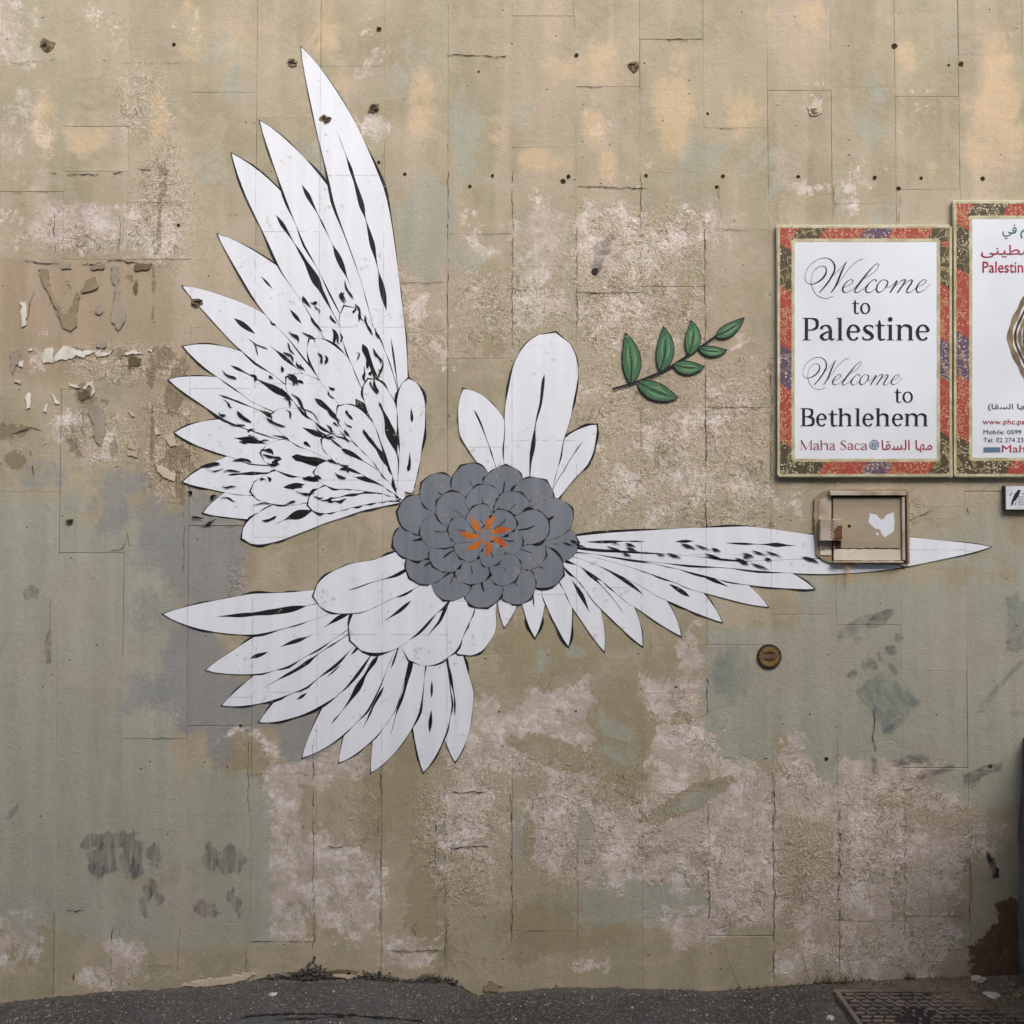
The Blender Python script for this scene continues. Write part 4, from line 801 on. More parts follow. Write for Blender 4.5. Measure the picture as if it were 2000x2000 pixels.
def sign(name, label, x0, y0, x1, y1, ix0, iy0, ix1, iy1, segs):
    t = thing(name, label, 'sign')
    a, b = P(x0, y0, SY), P(x1, y1, SY)
    mb = MB(); mb.box(a.x, b.x, SY+0.0006, -0.004, b.z, a.z); link('backing_board', mb.me(), 'alu', t)
    mb = MB(); quad(mb, [(ix0-1, iy1+1), (ix1+1, iy1+1), (ix1+1, iy0-1), (ix0-1, iy0-1)], SY); link('printed_face', mb.me(recalc=False), 'white_print', t)
    mb = MB(); r = 3
    for (p, q, u, v) in ((x0+r, y0+r, x1-r, iy0), (x0+r, iy1, x1-r, y1-r)): pass
    X0, Y0, X1, Y1 = x0+r, y0+r, x1-r, y1-r
    cm = {'r': 0, 'd': 1, 'p': 2}; sl = 9
    for side, lst in segs.items():
        prev = None
        for j, (c, s0, s1) in enumerate(lst):
            f0 = sl if j > 0 else 0; f1 = sl if j < len(lst)-1 else 0
            if side == 't': quad(mb, [(s0-f0, iy0), (s1-f1, iy0), (s1+f1, Y0), (s0+f0, Y0)], SY-0.0003, cm[c])
            if side == 'b': quad(mb, [(s0-f0, Y1), (s1-f1, Y1), (s1+f1, iy1), (s0+f0, iy1)], SY-0.0003, cm[c])
            if side == 'l': quad(mb, [(X0, s1-f1), (ix0, s1+f1), (ix0, s0+f0), (X0, s0-f0)], SY-0.0003, cm[c])
            if side == 'r': quad(mb, [(ix1, s1-f1), (X1, s1+f1), (X1, s0+f0), (ix1, s0-f0)], SY-0.0003, cm[c])
    link('embroidered_border', mb.me(recalc=False), ['t_red', 't_dark', 't_purple'], t)
    mb = MB(); rr_ = random.Random(4)   # bead-like trim either side of the border
    def beads(xa, ya, xb, yb, w, yy):
        n = int(max(abs(xb-xa), abs(yb-ya))/2.5); pts = [(xa+(xb-xa)*i/n, ya+(yb-ya)*i/n, w*(1.0+(.35 if i % 2 else -.35)*rr_.random())) for i in range(n+1)]; ribbon(mb, pts, yy, smooth=0)
    for k_, (q0, q1, q2, q3, w) in enumerate(((ix0-2, iy0-2, ix1+2, iy1+2, 6), (X0+1, Y0+1, X1-1, Y1-1, 5))):
        yy = SY-0.0006-k_*0.0002
        beads(q0, q1, q2, q1, w, yy); beads(q0, q3, q2, q3, w, yy-.0001); beads(q0, q1, q0, q3, w, yy-.00005); beads(q2, q1, q2, q3, w, yy-.00015)
    link('bead_trim', mb.me(recalc=False), 'bead', t)
    return t
sg = sign('welcome_sign', 'white welcome sign with red and dark embroidered border, black script lettering', 1517, 439, 1861, 932, 1551, 471, 1831, 897,
          {'t': [('r', 1520, 1553), ('d', 1553, 1605), ('r', 1605, 1684), ('p', 1684, 1738), ('r', 1738, 1818), ('d', 1818, 1858)],
           'b': [('d', 1520, 1605), ('r', 1605, 1688), ('p', 1688, 1738), ('r', 1738, 1820), ('d', 1820, 1858)],
           'l': [('r', 471, 484), ('d', 484, 565), ('r', 565, 680), ('p', 680, 757), ('r', 757, 868), ('d', 868, 897)],
           'r': [('r', 471, 480), ('d', 480, 558), ('r', 558, 666), ('p', 666, 740), ('r', 740, 848), ('d', 848, 897)]})
z1 = lambda x, y: (1550+x/6.44, 490+y/6.44)
z2 = lambda x, y: (1550+x/6.44, 680+y/6.44)
WEL = [[(500, 567, 5), (410, 597, 5), (300, 560, 5), (235, 460, 6), (222, 380, 5), (245, 270, 5), (310, 205, 5), (370, 190, 6), (410, 222, 13), (398, 300, 21), (330, 375, 17), (230, 418, 7), (160, 385, 5), (145, 310, 5), (190, 200, 5), (290, 115, 5), (400, 88, 6), (480, 120, 11), (518, 190, 19), (505, 270, 21), (430, 400, 19), (325, 524, 12)],
       [(325, 524, 5), (470, 340, 5), (600, 205, 5), (668, 133, 4)], [(668, 133, 6), (605, 260, 22), (535, 430, 21), (470, 528, 9)], [(470, 528, 5), (590, 375, 5), (700, 220, 5), (800, 130, 5), (875, 100, 6)],
       [(625, 462, 5), (700, 428, 5), (745, 392, 8), (742, 364, 8), (705, 364, 6), (650, 410, 13), (618, 470, 21), (632, 514, 13), (675, 520, 5), (750, 475, 5), (820, 410, 5)],
       [(870, 357, 5), (1000, 275, 5), (1058, 210, 6), (1072, 172, 6), (1045, 162, 6), (970, 230, 12), (880, 340, 21), (795, 455, 21), (770, 508, 15), (805, 522, 6), (880, 475, 5), (950, 405, 5)],
       [(1040, 388, 16), (1035, 364, 9), (998, 363, 6), (940, 420, 15), (908, 480, 21), (922, 515, 13), (965, 520, 5), (1040, 470, 5)],
       [(1110, 365, 6), (1060, 420, 15), (1045, 490, 19), (1075, 520, 9), (1130, 490, 7), (1175, 430, 17), (1185, 385, 13), (1150, 362, 6), (1110, 365, 6)], [(1155, 442, 5), (1200, 455, 5), (1250, 420, 5), (1300, 368, 6)],
       [(1300, 366, 7), (1292, 400, 19), (1215, 522, 17)], [(1240, 480, 5), (1330, 392, 5), (1385, 362, 9), (1402, 382, 17), (1310, 522, 17)], [(1330, 480, 5), (1430, 388, 5), (1478, 362, 9), (1490, 388, 19), (1435, 475, 19), (1425, 513, 13), (1460, 521, 5), (1545, 460, 5)],
       [(1545, 462, 5), (1620, 428, 5), (1665, 390, 8), (1660, 364, 8), (1620, 370, 7), (1562, 430, 17), (1545, 490, 19), (1572, 520, 9), (1640, 490, 5), (1725, 412, 5)]]
strokes_obj([(s, 6) for s in WEL], 'ink', z1, SY-0.0008, sg, 1/6.44)
strokes_obj([([(115+(x-143)*.796, 113+(y-88)*.80, w*.82) for x, y, w in s], 6) for s in WEL], 'ink', z2, SY-0.0008, sg, 1/6.44)
def word(cells, base, xh, cap, sw, mat, toW, par):
    st = []
    for ch, a, b in cells: st += glyph(ch, a, b, base, xh, cap, sw)
    return strokes_obj(st, mat, toW, SY-0.0008, par, 1/6.44)
word([('t', 735, 825), ('o', 838, 965)], 790, 655, 590, 24, 'ink', z1, sg)
word([('P', 95, 318), ('a', 330, 508), ('l', 530, 640), ('e', 668, 842), ('s', 868, 1010), ('t', 1030, 1150), ('i', 1165, 1270), ('n', 1290, 1512), ('e', 1540, 1714)], 1124, 928, 842, 37, 'ink', z1, sg)
word([('t', 1268, 1355), ('o', 1370, 1502)], 683, 548, 480, 24, 'ink', z2, sg)
word([('B', 68, 265), ('e', 285, 422), ('t', 440, 550), ('h', 560, 738), ('l', 765, 852), ('e', 868, 1010), ('h', 1030, 1212), ('e', 1240, 1380), ('m', 1395, 1692)], 980, 823, 755, 31, 'ink', z2, sg)
word([('M', 82, 240), ('a', 250, 325), ('h', 335, 440), ('a', 450, 525), ('S', 588, 665), ('a', 680, 755), ('c', 768, 840), ('a', 850, 928)], 1278, 1196, 1158, 13, 'ink_red', z2, sg)
# octagonal rosette between the two names
mb = MB(); c0 = (1014, 1216)
for q, (r, w) in enumerate(((62, 9), (46, 4))):
    pts = [(c0[0]+r*math.cos(PI/8+i*PI/4), c0[1]+r*math.sin(PI/8+i*PI/4), w) for i in range(9)]; rib2(mb, pts, 0, z2, SY-0.0008-0.00005*q, 1/6.44)
for i in range(8):
    a = i*PI/4; rib2(mb, [(c0[0]+8*math.cos(a), c0[1]+8*math.sin(a), 3), (c0[0]+26*math.cos(a), c0[1]+26*math.sin(a), 13), (c0[0]+44*math.cos(a), c0[1]+44*math.sin(a), 3)], 3, z2, SY-0.001-0.00004*i, 1/6.44)
link('rosette', mb.me(recalc=False), 'ink_blue', sg)
def text(body, x0, x1, base, size_px, mat, parent, bold=0.0, slx=None, y=SY-0.0009, lines=None):
    """flat printed text, left end x0, fitted to x1 (photo pixels), size in photo pixels"""
    c = bpy.data.curves.new('lettering', 'FONT'); c.body = body; c.size = 1.0; c.offset = bold*.5; c.resolution_u = 3
    tmp = bpy.data.objects.new('tmp', c); COL.objects.link(tmp); bpy.context.view_layer.update()
    me = bpy.data.meshes.new_from_object(tmp.evaluated_get(bpy.context.evaluated_depsgraph_get()))
    bpy.data.objects.remove(tmp); co = np.empty(len(me.vertices)*3, np.float32); me.vertices.foreach_get('co', co); co = co.reshape(-1, 3)
    mn, mx = co[:, 0].min(), co[:, 0].max(); sx = (x1-x0)/(mx-mn); n = np.zeros_like(co)
    for i, p in enumerate(co):
        w = P(x0+(p[0]-mn)*sx, base-p[1]*size_px, y); n[i] = w
    me.vertices.foreach_set('co', n.ravel()); me.materials.clear(); me.update()
    return link('lettering', me, mat, parent)
# Arabic in its joined letter forms, in visual order
text('\ufe8e\ufed8\ufeb4\ufedf\ufe8d \ufe8e\ufeec\ufee3', 1722, 1821, 878.5, 27, 'ink_red', sg, 0.012)
s2 = sign('heritage_sign', 'taller white sign with embroidered border, cut by the right edge, medallion print', 1861.5, 391, 2215, 932, 1898, 426, 2180, 895,
          {'t': [('r', 1864, 1896), ('d', 1896, 1964), ('r', 1964, 2050), ('p', 2050, 2110), ('r', 2110, 2212)], 'b': [('d', 1864, 1972), ('r', 1972, 2050), ('p', 2050, 2110), ('r', 2110, 2212)],
           'l': [('r', 426, 444), ('d', 444, 530), ('r', 530, 655), ('p', 655, 738), ('r', 738, 858), ('d', 858, 895)], 'r': [('r', 426, 480), ('d', 480, 560), ('r', 560, 680), ('p', 680, 760), ('r', 760, 895)]})
text('\ufef2\ufed3', 1958, 1986, 456, 25, 'ink_green', s2, 0.012)
text('\ufee2', 1993, 2012, 456, 25, 'ink_green', s2, 0.012)
text('\ufef0\ufee8\ufef4\ufec4\ufeb4', 1916, 2028, 497, 27, 'ink_red', s2, 0.012)
text('Palestin', 1919, 1998.5, 532, 31, 'ink_red', s2, 0.015)
text('(\ufe8e\ufed8\ufeb4\ufedf\ufe8d \ufe8e\ufeec\ufee3', 1930, 2012, 799, 15, 'ink', s2, 0.01)
text('www.phc.ps', 1919, 2001, 828.5, 14.5, 'ink_red', s2, 0.012)
text('Mobile: 0599', 1921, 1995, 848, 12.4, 'ink', s2, 0.0)
text('Tel: 02 274 23', 1921, 1999, 863.5, 12.4, 'ink', s2, 0.0)
text('Mah', 1957, 2002, 883.5, 21, 'ink_red', s2, 0.0)
mb = MB(); quad(mb, [(1921, 883.5), (1954, 883.5), (1954, 873.5), (1921, 873.5)], SY-0.0008); link('printed_band', mb.me(recalc=False), 'ink_blue', s2)
mb = MB()   # carved oval medallion print
for q, (r, w, mi) in enumerate(((84, 10, 0), (73, 5, 1), (64, 7, 0))):
    pts = [(2052+r*.92*math.cos(i*2*PI/48)*(1+.03*math.cos(i*2*PI/8)), 658+r*1.12*math.sin(i*2*PI/48)*(1+.03*math.cos(i*2*PI/8)), w*(1+.25*math.sin(i*1.9))) for i in range(49)]; ribbon(mb, pts, SY-0.0008-.00005*q, mi, smooth=2)
oval(2052, 658, 55, 66, SY-0.0007, 2, mb)
link('medallion_print', mb.me(recalc=False), ['carved', 'bronze', 't_dark'], s2)

# ------------------------------------------------------------------ small tiled sign with a black bird, at the right edge
pl = thing('bird_sign', 'small white tile sign with a black bird silhouette under the heritage sign', 'sign')
a, b = P(1963, 948.5, -0.02), P(2040, 996.5, -0.02)
mb = MB(); mb.box(a.x, b.x, -0.016, -0.002, b.z, a.z); link('backing_board', mb.me(), 'tileedge', pl)
a, b = P(1964.5, 949.5, -0.02), P(2039, 995, -0.02)
mb = MB(); mb.box(a.x, b.x, -0.0205, -0.0162, b.z, a.z); link('tile_face', mb.me(), 'ceramic', pl)
mb = MB(); bird = [(1972, 988), (1975, 984), (1976, 978), (1979, 971), (1982, 964), (1986, 960), (1987.5, 957.2), (1990, 956), (1992.5, 957.2), (1995, 959.6), (1992.5, 960), (1991.5, 963), (1990.5, 967), (1987, 973), (1984, 977), (1980, 980), (1978.5, 985), (1978, 988.5), (1976.5, 985.5)]
w = [P(p[0], p[1], -0.0208) for p in bird]; mb.poly([(v.x, v.z) for v in w], -0.0208, 0.0); link('bird_silhouette', mb.me(), 'ink', pl)
mb = MB()
for i in range(6):
    x = 1988+(i % 2)
    while x < 2034:
        l = random.uniform(2, 6); ribbon(mb, [(x, 970+i*3.0, 1.0), (x+l, 970+i*3.0, 1.0)], -0.0209, smooth=0); x += l+1.2
link('small_print', mb.me(recalc=False), 'ink', pl, kind='stuff')
mb = MB()
for i in range(16): x, y = random.choice([(random.uniform(1973, 1983), random.uniform(958, 970)), (random.uniform(1980, 1986), random.uniform(979, 986)), (random.uniform(1993, 2006), random.uniform(962, 966))]); oval(x, y, random.uniform(.8, 1.8), random.uniform(.8, 1.6), -0.0207-.00001*i, 0, mb, 8, .2, i)
link('grey_print', mb.me(), 'ink_blue', pl, kind='stuff')

# ------------------------------------------------------------------ round bronze plaque
rp = thing('round_plaque', 'small round dark bronze plaque with gold raised characters on green paint', 'plaque')
def disc(cx, cy, r, y0, y1, mi, mb, n=40):
    c = P(cx, cy, y1); R = r*PXM; b = len(mb.v)
    mb.v += [(c.x+R*math.cos(2*PI*i/n), y1, c.z+R*math.sin(2*PI*i/n)) for i in range(n)] + [(c.x+R*math.cos(2*PI*i/n), y0, c.z+R*math.sin(2*PI*i/n)) for i in range(n)]
    mb.f.append(tuple(b+i for i in range(n))); mb.m.append(mi)
    for i in range(n): j = (i+1) % n; mb.f.append((b+i, b+j, b+n+j, b+n+i)); mb.m.append(mi)
mb = MB(); disc(1503, 1282, 23.5, -0.001, -0.006, 0, mb); link('plaque_rim', mb.me(), 'pit', rp)
mb = MB(); disc(1503, 1282, 21.8, -0.006, -0.0068, 0, mb); link('plaque_face', mb.me(), 'bronze', rp)
mb = MB()
for i in range(24):
    a = 2*PI*i/24+.08
    if abs(math.sin(a)) < .28: continue
    for q in range(2):
        r0, r1 = (13.5, 19.0); da = .06 if q else -.05
        ribbon(mb, [(1503+r0*math.cos(a+da), 1282+r0*math.sin(a+da), 1.1), (1503+r1*math.cos(a+da*.9), 1282+r1*math.sin(a+da*.9), 1.1)], -0.0072, smooth=0)
    if i % 2: ribbon(mb, [(1503+16*math.cos(a-.05), 1282+16*math.sin(a-.05), .9), (1503+16*math.cos(a+.06), 1282+16*math.sin(a+.06), .9)], -0.0073, smooth=0)
link('raised_characters', mb.me(recalc=False), 'gold', rp)
mb = MB(); a, b = P(1483, 1278.5, -.0072), P(1523, 1286, -.0072); mb.box(a.x, b.x, -0.0074, -0.0066, b.z, a.z); link('plaque_band', mb.me(), 'hatchrim', rp).data.materials[0] = M['chip']
for cy in (1271, 1293):
    mb = MB()
    for i in range(5): mb.poly([(v.x, v.z) for v in [P(x, y, -.0073) for x, y in blob(1495+i*4, cy+(1.5 if i in (0, 4) else 0)*(1 if cy < 1280 else -1), 1.3, 1.6, 0, 6)]], -0.0068, 0.0006)
    link('raised_stud', mb.me(), 'gold', rp)

# ------------------------------------------------------------------ utility hatch
ht = thing('utility_hatch', 'painted metal utility hatch with rusty lock box and torn white sticker', 'hatch')
zh = lambda x, y: (1520+x/4.025, 900+y/4.025)
def hpoly(name, pts, mat, y, t, amp=.8, step=5):
    q = ragged([zh(*p) for p in pts], amp, step, 3.3); w = [P(a, b, y-t) for a, b in q]; mb = MB(); mb.poly([(v.x, v.z) for v in w], y, t); return link(name, mb.me(), mat, ht)
def hbox(name, x0, y0, x1, y1, ya, yb, mat):
    a, b = P(*zh(x0, y0), yb), P(*zh(x1, y1), yb); mb = MB(); mb.box(a.x, b.x, yb, ya, b.z, a.z); me = mb.me()
    bm = bmesh.new(); bm.from_mesh(me); bmesh.ops.bevel(bm, geom=bm.edges[:], offset=0.0012, segments=1, affect='EDGES'); bm.to_mesh(me); bm.free()
    return link(name, me, mat, ht)
hpoly('cement_surround', [(282, 300), (320, 262), (400, 228), (600, 222), (1000, 226), (1028, 250), (1034, 800), (1000, 832), (940, 812), (420, 806), (360, 785), (300, 740), (284, 600)], 'scabwarm', -0.001, 0.007, 1.0)
hpoly('side_plate', [(318, 310), (418, 270), (418, 745), (326, 742)], 'hatchrim', -0.008, 0.002, .8)
hbox('door_gap_shade', 418, 268, 1018, 806, -0.008, -0.0098, 'gap')  # dark plate painting the shade in the gap around the door
hbox('door', 430, 290, 968, 784, -0.0098, -0.0128, 'hatch')
hbox('top_lip', 408, 238, 1000, 272, -0.008, -0.024, 'hatchrim')
hbox('bottom_lip', 430, 788, 985, 804, -0.0098, -0.022, 'hatchrim')
hbox('side_rail', 972, 286, 1000, 782, -0.0098, -0.021, 'hatchrim')
# lock box with a wavy seam
lb = hbox('lock_box', 330, 458, 508, 628, -0.010, -0.030, 'hatchrim')
seam = MB(); ribbon(seam, [(*zh(425+(12 if i % 2 else -12), 462+i*14), .9) for i in range(12)], -0.0306, smooth=4); o = link('seam', seam.me(recalc=False), 'gap', lb)
q = ragged([zh(440, 545), zh(470, 515), zh(503, 505), zh(504, 622), zh(430, 622), zh(442, 590)], 1.2, 3, 5.5); w = [P(a, b, -.0304) for a, b in q]; mb = MB(); mb.poly([(v.x, v.z) for v in w], -.0302, 0.0002); link('rust_stain', mb.me(), 'rustiron', lb)
hpoly('rust_run', [(440, 632), (500, 632), (488, 690), (470, 700), (462, 720), (450, 690)], 'rustiron', -0.0128, 0.0003, 1.2, 3)
hpoly('painted_strip', [(436, 695), (560, 692), (700, 694), (962, 698), (962, 782), (438, 782)], 'enamel', -0.0128, 0.0006, .6)
hpoly('painted_strip', [(330, 690), (416, 692), (416, 742), (332, 740)], 'enamel', -0.010, 0.0006, .6)
mb = MB(); ribbon(mb, [(*zh(330+i*26, 688+3*math.sin(i*1.7)), 1.5+.7*math.sin(i*2.3)) for i in range(25)], -0.0142, smooth=3); link('black_line', mb.me(recalc=False), 'black', ht)
hpoly('torn_sticker', [(715, 415), (770, 425), (805, 462), (832, 455), (850, 425), (910, 408), (913, 470), (910, 548), (870, 580), (835, 606), (808, 570), (800, 540), (760, 530), (708, 482), (716, 450)], 'sticker', -0.0128, 0.0007, .8, 3)
hpoly('keyhole', blob(558, 513, 14, 13, 0, 10), 'pit', -0.0128, 0.0006, .1, 9)
hpoly('paint_chip', [(770, 560), (790, 570), (785, 590), (772, 580)], 'sticker', -0.0128, 0.0006, .4, 3)
for pts in ([(1648, 1100), (1662, 1100), (1660, 1135), (1654, 1160), (1650, 1130)],):
    o = patch('rust_run', pts, 'orange', -0.0125, 0.0003, 1.2, 4, ht); o.data.materials[0] = graffiti('rust_stain_run', srgb(190, 150, 96), 0.55, (3, 1, .4))

# ------------------------------------------------------------------ ground
edge_px = [(-400, 1975), (0, 1958), (100, 1948), (220, 1936), (300, 1934), (350, 1930), (420, 1926), (500, 1916), (600, 1906), (700, 1910), (800, 1914), (870, 1916), (900, 1926), (930, 1944), (1000, 1936), (1100, 1929), (1200, 1931), (1300, 1934), (1400, 1935), (1500, 1927), (1600, 1919), (1700, 1913), (1800, 1910), (1900, 1907), (2000, 1905), (2400, 1900)]
ex = np.array([P(a, b).x for a, b in edge_px]); ez = np.array([P(a, b).z for a, b in edge_px])
def ground_z(x, y):
    z = np.interp(x, ex, ez); d = min(1, max(0, -y/0.45)); k = 1-d*d*(3-2*d)
    base = -0.012*math.tanh(x)*0 + 0.006*mnoise.noise(Vector((x*1.3, y*1.3, 0)))
    tr = 0.5*z
    h = tr*(1-min(1, -y/3 if y < 0 else 0)) + (z-tr)*k + base
    h += 0.0035*mnoise.noise(Vector((x*9, y*9, 2)))+0.0018*mnoise.noise(Vector((x*40, y*40, 4)))
    if y > -0.06: h += 0.006*mnoise.noise(Vector((x*25, y*20, 7)))
    return h
xs = [-30, -12, -6, -4] + [(-3+i*0.02) for i in range(301)] + [4, 6, 12, 30]
ys = [0.02, 0.0] + [-0.015*i for i in range(1, 47)] + [-0.8, -1.0, -1.4, -2, -3, -4, -6, -9, -14, -40]
v = [(x, y, ground_z(x, y) if abs(x) < 3.5 and y > -5 else 0.0) for y in ys for x in xs]; nxs = len(xs)
f = [(j*nxs+i, (j+1)*nxs+i, (j+1)*nxs+i+1, j*nxs+i+1) for j in range(len(ys)-1) for i in range(nxs-1)]
me = bpy.data.meshes.new('ground'); me.from_pydata(v, [], f); me.update()
me.polygons.foreach_set('use_smooth', [True]*len(f))
link('ground', me, 'asphalt', kind='structure')
# loose gravel lying on it
rg = random.Random(5); mb = MB()
ICO = bmesh.new(); bmesh.ops.create_icosphere(ICO, subdivisions=1, radius=1); iv = [vv.co.copy() for vv in ICO.verts]; iff = [[q.index for q in ff.verts] for ff in ICO.faces]; ICO.free()
def stone(mb, x, y, z, r, sq=0.6, rnd=rg, mi=0):
    b = len(mb.v); an = rnd.random()*6.28; ca, sa = math.cos(an), math.sin(an); sx, sy = rnd.uniform(.7, 1.4), rnd.uniform(.6, 1.1)
    for q in iv:
        k = rnd.uniform(.75, 1.2); a_, b_ = q.x*sx*k, q.y*sy*k; mb.v.append((x+r*(a_*ca-b_*sa), y+r*(a_*sa+b_*ca), z+r*sq*q.z*k))
    for ff in iff: mb.f.append(tuple(b+i for i in ff)); mb.m.append(mi)
for _ in range(17000):
    x = rg.uniform(-2.3, 2.3); y = -abs(rg.gauss(0, .22))-.002 if rg.random() < .5 else -rg.uniform(0, .7)
    r = 0.0013+0.0032*rg.random()**3; 
    if rg.random() < .05: r *= 1.8
    stone(mb, x, y, ground_z(x, y)+r*.25, r)
link('gravel', mb.me(recalc=False), 'pebble', kind='stuff')['label'] = 'loose pale gravel and grit scattered over the asphalt along the wall'
# ragged asphalt lip creeping up the wall
mb = MB()
for _ in range(2600):
    x = rg.uniform(-2.1, 2.1) if rg.random() < .5 else rg.uniform(-1.0, -.15); e = np.interp(x, ex, ez)
    lip = 1.0 if -0.95 < x < -0.2 else 0.35
    lip *= max(.08, .75+1.6*mnoise.noise(Vector((x*9, 3, 3))))
    stone(mb, x, rg.uniform(-.012, .002), e+abs(rg.gauss(0, .008))*lip*1.6-.004, rg.uniform(.0015, .005)*(.6+lip*.6), .8)
link('asphalt_crumbs', mb.me(recalc=False), 'asphalt', kind='stuff')['label'] = 'dark crumbs of asphalt stuck along the foot of the wall'
def gpt(px, py):
    """point of the ground seen at (px,py)"""
    a, b = (px-1000)/FPX, (1000-py)/FPX; dy, dz = cp-b*sp_, sp_+b*cp
    t = -CAM_H/dz
    for _ in range(12):
        x, y = a*t, -CAM_D+dy*t; y = min(y, 0.0); t = (ground_z(x, y)-CAM_H)/dz
    return Vector((a*t, -CAM_D+dy*t, CAM_H+dz*t))
def gcrack(pts, w, seed):
    q = []
    for i in range(len(pts)-1):
        a, b = np.array(pts[i], float), np.array(pts[i+1], float); k = max(2, int(abs(b[0]-a[0])/6))
        for j in range(k):
            p = a+(b-a)*j/k; q.append((p[0], p[1]+3*mnoise.noise(Vector((p[0]*.05, seed, 0))), w*(.2+1.5*abs(mnoise.noise(Vector((p[0]*.04, seed, 3)))))))
    mb = MB(); L, R = [], []
    for p in q: a = gpt(p[0], p[1]-p[2]/2); b = gpt(p[0], p[1]+p[2]/2); a.z += .0035; b.z += .0035; L.append(a); R.append(b)
    mb.quadstrip(L, R); me = mb.me(recalc=False)
    o = link('asphalt_crack', me, 'crack', kind='structure')
gcrack([(470, 1989), (520, 1983), (600, 1981), (680, 1984), (760, 1990), (830, 1996)], 5, 1)
gcrack([(540, 1993), (620, 1990), (700, 1986)], 3, 2)
gcrack([(555, 1913), (600, 1915), (650, 1913), (690, 1910)], 6, 3)

# stones by the corner
def rock(px, py, r, mat, label, sq=.7, group=None):
    p = gpt(px, py); mb = MB(); bm = bmesh.new(); bmesh.ops.create_icosphere(bm, subdivisions=3, radius=r)
    sd_ = random.random()*40
    for vv in bm.verts:
        d = vv.co.normalized(); n_ = mnoise.noise(d*1.6+Vector((sd_, 0, 0)))*.5+mnoise.noise(d*4+Vector((sd_, 3, 0)))*.16
        vv.co = d*r*(1+n_); vv.co.x *= 1.25; vv.co.z *= sq
    me = bpy.data.meshes.new('rock'); bm.to_mesh(me); bm.free()
    o = link('rock', me, mat, label=label, cat='rock', group=group); o.location = (p.x, min(p.y, -r*.95), p.z+r*sq*.55); return o
rock(1911, 1917, .019, 'rock', 'pale rounded stone touching the wall beside the rust-brown patch')
rock(1937, 1947, .022, 'rock', 'flat pale stone lying between the corner and the iron cover', .4)
rock(1622, 1990, .010, 'rock', 'small white stone at the left corner of the iron cover')
rock(534, 1944, .010, 'rock', 'small pale stone lying alone on the asphalt near the left crack', .5)
rk = random.Random(9)
for px, py, r, lb in ((1900, 1936, .012, 'brown rubble lump below the pale rounded stone by the wall'), (1962, 1915, .014, 'brown rubble lump right of the pale rounded stone, against the wall foot'),
                      (1978, 1926, .012, 'brown rubble lump touching the low concrete wall'), (1960, 1938, .011, 'small brown rubble lump just right of the flat pale stone'),
                      (1986, 1948, .013, 'brown rubble lump at the right edge above the iron cover'), (1914, 1952, .008, 'tiny brown rubble lump just above the iron cover, left of the flat stone')):
    rock(px, py, r, 'rockbrown', lb, .7)
mb = MB()
for _ in range(900):
    p = gpt(rk.uniform(1820, 2040), rk.uniform(1908, 1962)); stone(mb, p.x, min(p.y, -.004), p.z+.001, rk.uniform(.002, .006), .8, rk)
link('rubble_grit', mb.me(recalc=False), 'rockbrown', kind='stuff')['label'] = 'brown earth and grit gathered in the corner by the wall'

# dry weeds at the foot of the wall
def weed(px, py, n, h, label, grp, spread=.03):
    p = gpt(px, py); t = thing('dry_weed', label, 'weed', grp); mb = MB(); base = Vector((p.x, -.008, np.interp(p.x, ex, ez)-.004))
    for i in range(n):
        a = rk.uniform(-1, 1); hh = h*rk.uniform(.3, 1); x0 = rk.uniform(-spread, spread); lean = a*hh*.7; y1 = -rk.uniform(0, .02)
        q = [base+Vector((x0, 0, 0)), base+Vector((x0+lean*.4, y1*.5, hh*.6)), base+Vector((x0+lean, y1, hh))]; w = rk.uniform(.0006, .0013)
        mb.quadstrip([u+Vector((-w*(1-k*.4), 0, 0)) for k, u in enumerate(q)], [u+Vector((w*(1-k*.4), 0, 0)) for k, u in enumerate(q)])
        if i % 3 == 0: mb.quadstrip([q[1], q[1]+Vector((.006, -.002, .012))], [q[1]+Vector((.001, 0, -.001)), q[1]+Vector((.007, -.002, .011))])
    link('blades', mb.me(recalc=False), 'drygrass', t); return t
weed(1625, 1918, 90, .045, 'widest clump of dry brown weeds at the foot of the wall', None, .075)
weed(1775, 1912, 30, .045, 'narrow dry weed tuft at the wall foot right of the widest clump', None, .02)
weed(1490, 1926, 22, .02, 'low flat dry weed left of the widest weed clump', None, .05)
def stalk(pts, w, label):
    t = thing('dry_stalk', label, 'stalk', None); mb = MB(); L, R = [], []
    q = catmull([(a, b, w) for a, b in pts], 5)
    for i, a in enumerate(q): c = P(a[0], a[1], -.006-.004*math.sin(PI*i/len(q))); L.append(c+Vector((-.0009*w, 0, 0))); R.append(c+Vector((.0009*w, 0, 0)))
    mb.quadstrip(L, R); link('stem', mb.me(recalc=False), 'drygrass', t)
stalk([(1567, 1862), (1572, 1885), (1582, 1917)], 1.2, 'dry stalk leaning left just left of the widest weed clump')
stalk([(1655, 1870), (1661, 1895), (1667, 1920)], 1.2, 'dry stalk leaning left just right of the widest weed clump')
stalk([(1814, 1888), (1815, 1900), (1816, 1914)], 1.5, 'short thick upright dry stalk in the dark right part of the wall foot')
stalk([(1415, 1850), (1425, 1885), (1444, 1925)], .8, 'long thin dry stem slanting on the wall under the bare white panel')

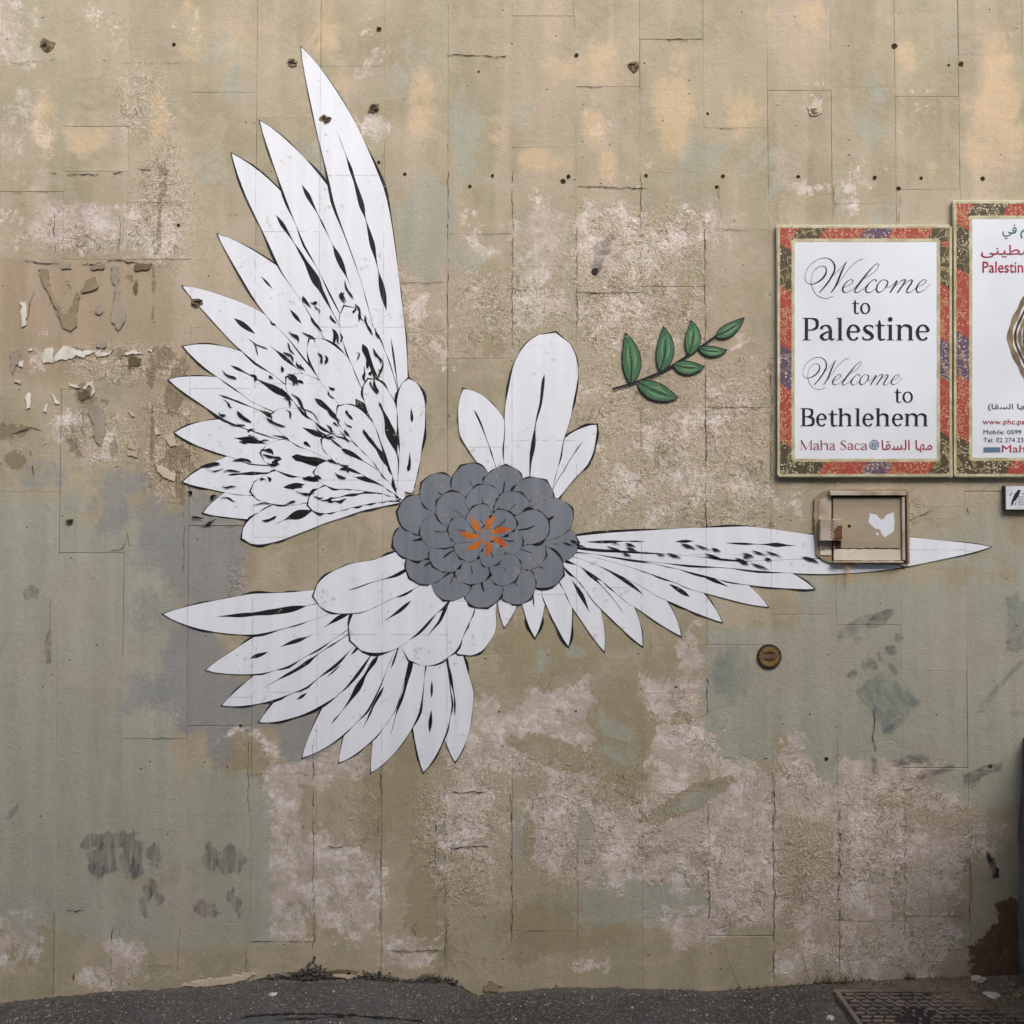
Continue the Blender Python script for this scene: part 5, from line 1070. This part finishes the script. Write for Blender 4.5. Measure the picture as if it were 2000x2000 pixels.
# cast-iron drain cover, half buried
dc = thing('drain_cover', 'rectangular cast iron drain cover with raised grid, half buried in dirt by corner', 'drain cover')
A0, A1 = gpt(1640, 1960), gpt(2030, 1952)
gx0, gx1 = A0.x, A1.x+.25; gy1 = -0.085; gy0 = -0.62; gz = float(np.mean([ground_z(x, y) for x in (1.2, 1.5, 1.8) for y in (-.1, -.3)])) + 0.006
mb = MB(); mb.box(gx0, gx1, gy0, gy1, gz-.02, gz-.0015); link('base_plate', mb.me(), 'ironpit', dc)
mb = MB(); fr = .014
for bx in ((gx0-.002, gx1+.002, gy1-fr, gy1), (gx0-.002, gx1+.002, gy0, gy0+fr), (gx0-.002, gx0+fr, gy0+fr, gy1-fr), (gx1-fr, gx1+.002, gy0+fr, gy1-fr)): mb.box(*bx, gz-.02, gz+.005)
link('frame', mb.me(), 'iron', dc)
cw = .040; i = 0; y = gy1-fr-.012; row = 0
def piece(name, sx, sy, x, y, z, cache={}):
    key = (round(sx, 4), round(sy, 4))
    if key not in cache:
        m_ = MB(); m_.box(-sx, sx, -sy, sy, 0, .0048); cache[key] = m_.me(); cache[key].materials.append(M['iron'])
    o = bpy.data.objects.new(name, cache[key]); COL.objects.link(o); o.parent = dc; o.location = (x, y, z)
while y > gy0+fr+.02 and row < 9:
    x = gx0+fr+.004+(0 if row % 2 else .012)
    while x < gx1-fr-.035:
        if mnoise.noise(Vector((x*7, y*9, 1))) > -.18: piece('raised_bar', cw*.39, .0055, x+cw*.39, y, gz-.0015)
        if mnoise.noise(Vector((x*7, y*9, 5))) > -.12: piece('raised_bar', .0045, .0064, x+cw*.78, y-.0121, gz-.0017)
        x += cw
    y -= .024; row += 1
mb = MB()
for _ in range(900):
    x, y = rk.uniform(gx0-.06, gx1), rk.uniform(gy0, gy1+.02)
    if mnoise.noise(Vector((x*6, y*9, 3))) > -.05 or x < gx0: stone(mb, x, y, gz+.001, rk.uniform(.0012, .004), .6, rk)
link('drain_grit', mb.me(recalc=False), 'rockbrown', kind='stuff')['label'] = 'brown grit strewn over the iron drain cover'

# rough concrete return wall closing the corner at the right; unseen front raised to shade it
mb = MB(); X0 = P(1986, 1760).x; n1, n2 = 46, 40; v = []; f = []
ztop = P(1986, 1440).z
for j in range(n2+1):
    for i in range(n1+1):
        y = 0.0-2.2*(i/n1); zt_ = ztop+.55*min(1, max(0, (-y-.25)/.35))+.03*mnoise.noise(Vector((y*5, 0, 1))); z = -.1+(zt_+.1)*j/n2
        x = X0+.004+.009*mnoise.noise(Vector((5, y*6, z*6)))+.008*mnoise.noise(Vector((1, y*25, z*25)))+.03*(j/n2)**3
        v.append((x, y, z))
W2 = n1+1
f = [(j*W2+i, j*W2+i+1, (j+1)*W2+i+1, (j+1)*W2+i) for j in range(n2) for i in range(n1)]
b0 = len(v)
for i in range(W2): t_ = v[n2*W2+i]; v.append((X0+.9, t_[1], t_[2]+.01))
f += [(n2*W2+i, n2*W2+i+1, b0+i+1, b0+i) for i in range(n1)]
me = bpy.data.meshes.new('low_wall'); me.from_pydata(v, [], f); me.update()
link('low_wall', me, 'concrete', label='rough grey concrete wall jutting out from the dark corner at the right edge', cat='wall')

# plain stucco block behind the viewer, added unseen to shade the lower wall
ob = thing('shade_building', 'plain tan stucco block added unseen across the street to shade the lower painted wall', 'shade_building')
mb = MB(); mb.box(-9, 9, -11, -5.4, -.2, 7.2); link('shade_building_walls', mb.me(), 'opposite', ob)
mb = MB(); mb.box(-9.1, 9.1, -11.1, -5.28, 7.2, 7.4); link('shade_building_parapet', mb.me(), 'concrete', ob)
for wx in (-7, -4.2, -1.4, 1.4, 4.2, 7):
    for wz in (1.2, 4.3):
        mb = MB(); mb.box(wx-.55, wx+.55, -5.4, -5.36, wz, wz+1.3); fo = link('shade_building_window_frame', mb.me(), 'hatchrim', ob)
        mb = MB(); mb.box(wx-.48, wx+.48, -5.36, -5.35, wz+.07, wz+1.23); link('shade_building_pane', mb.me(), 'glass', fo)
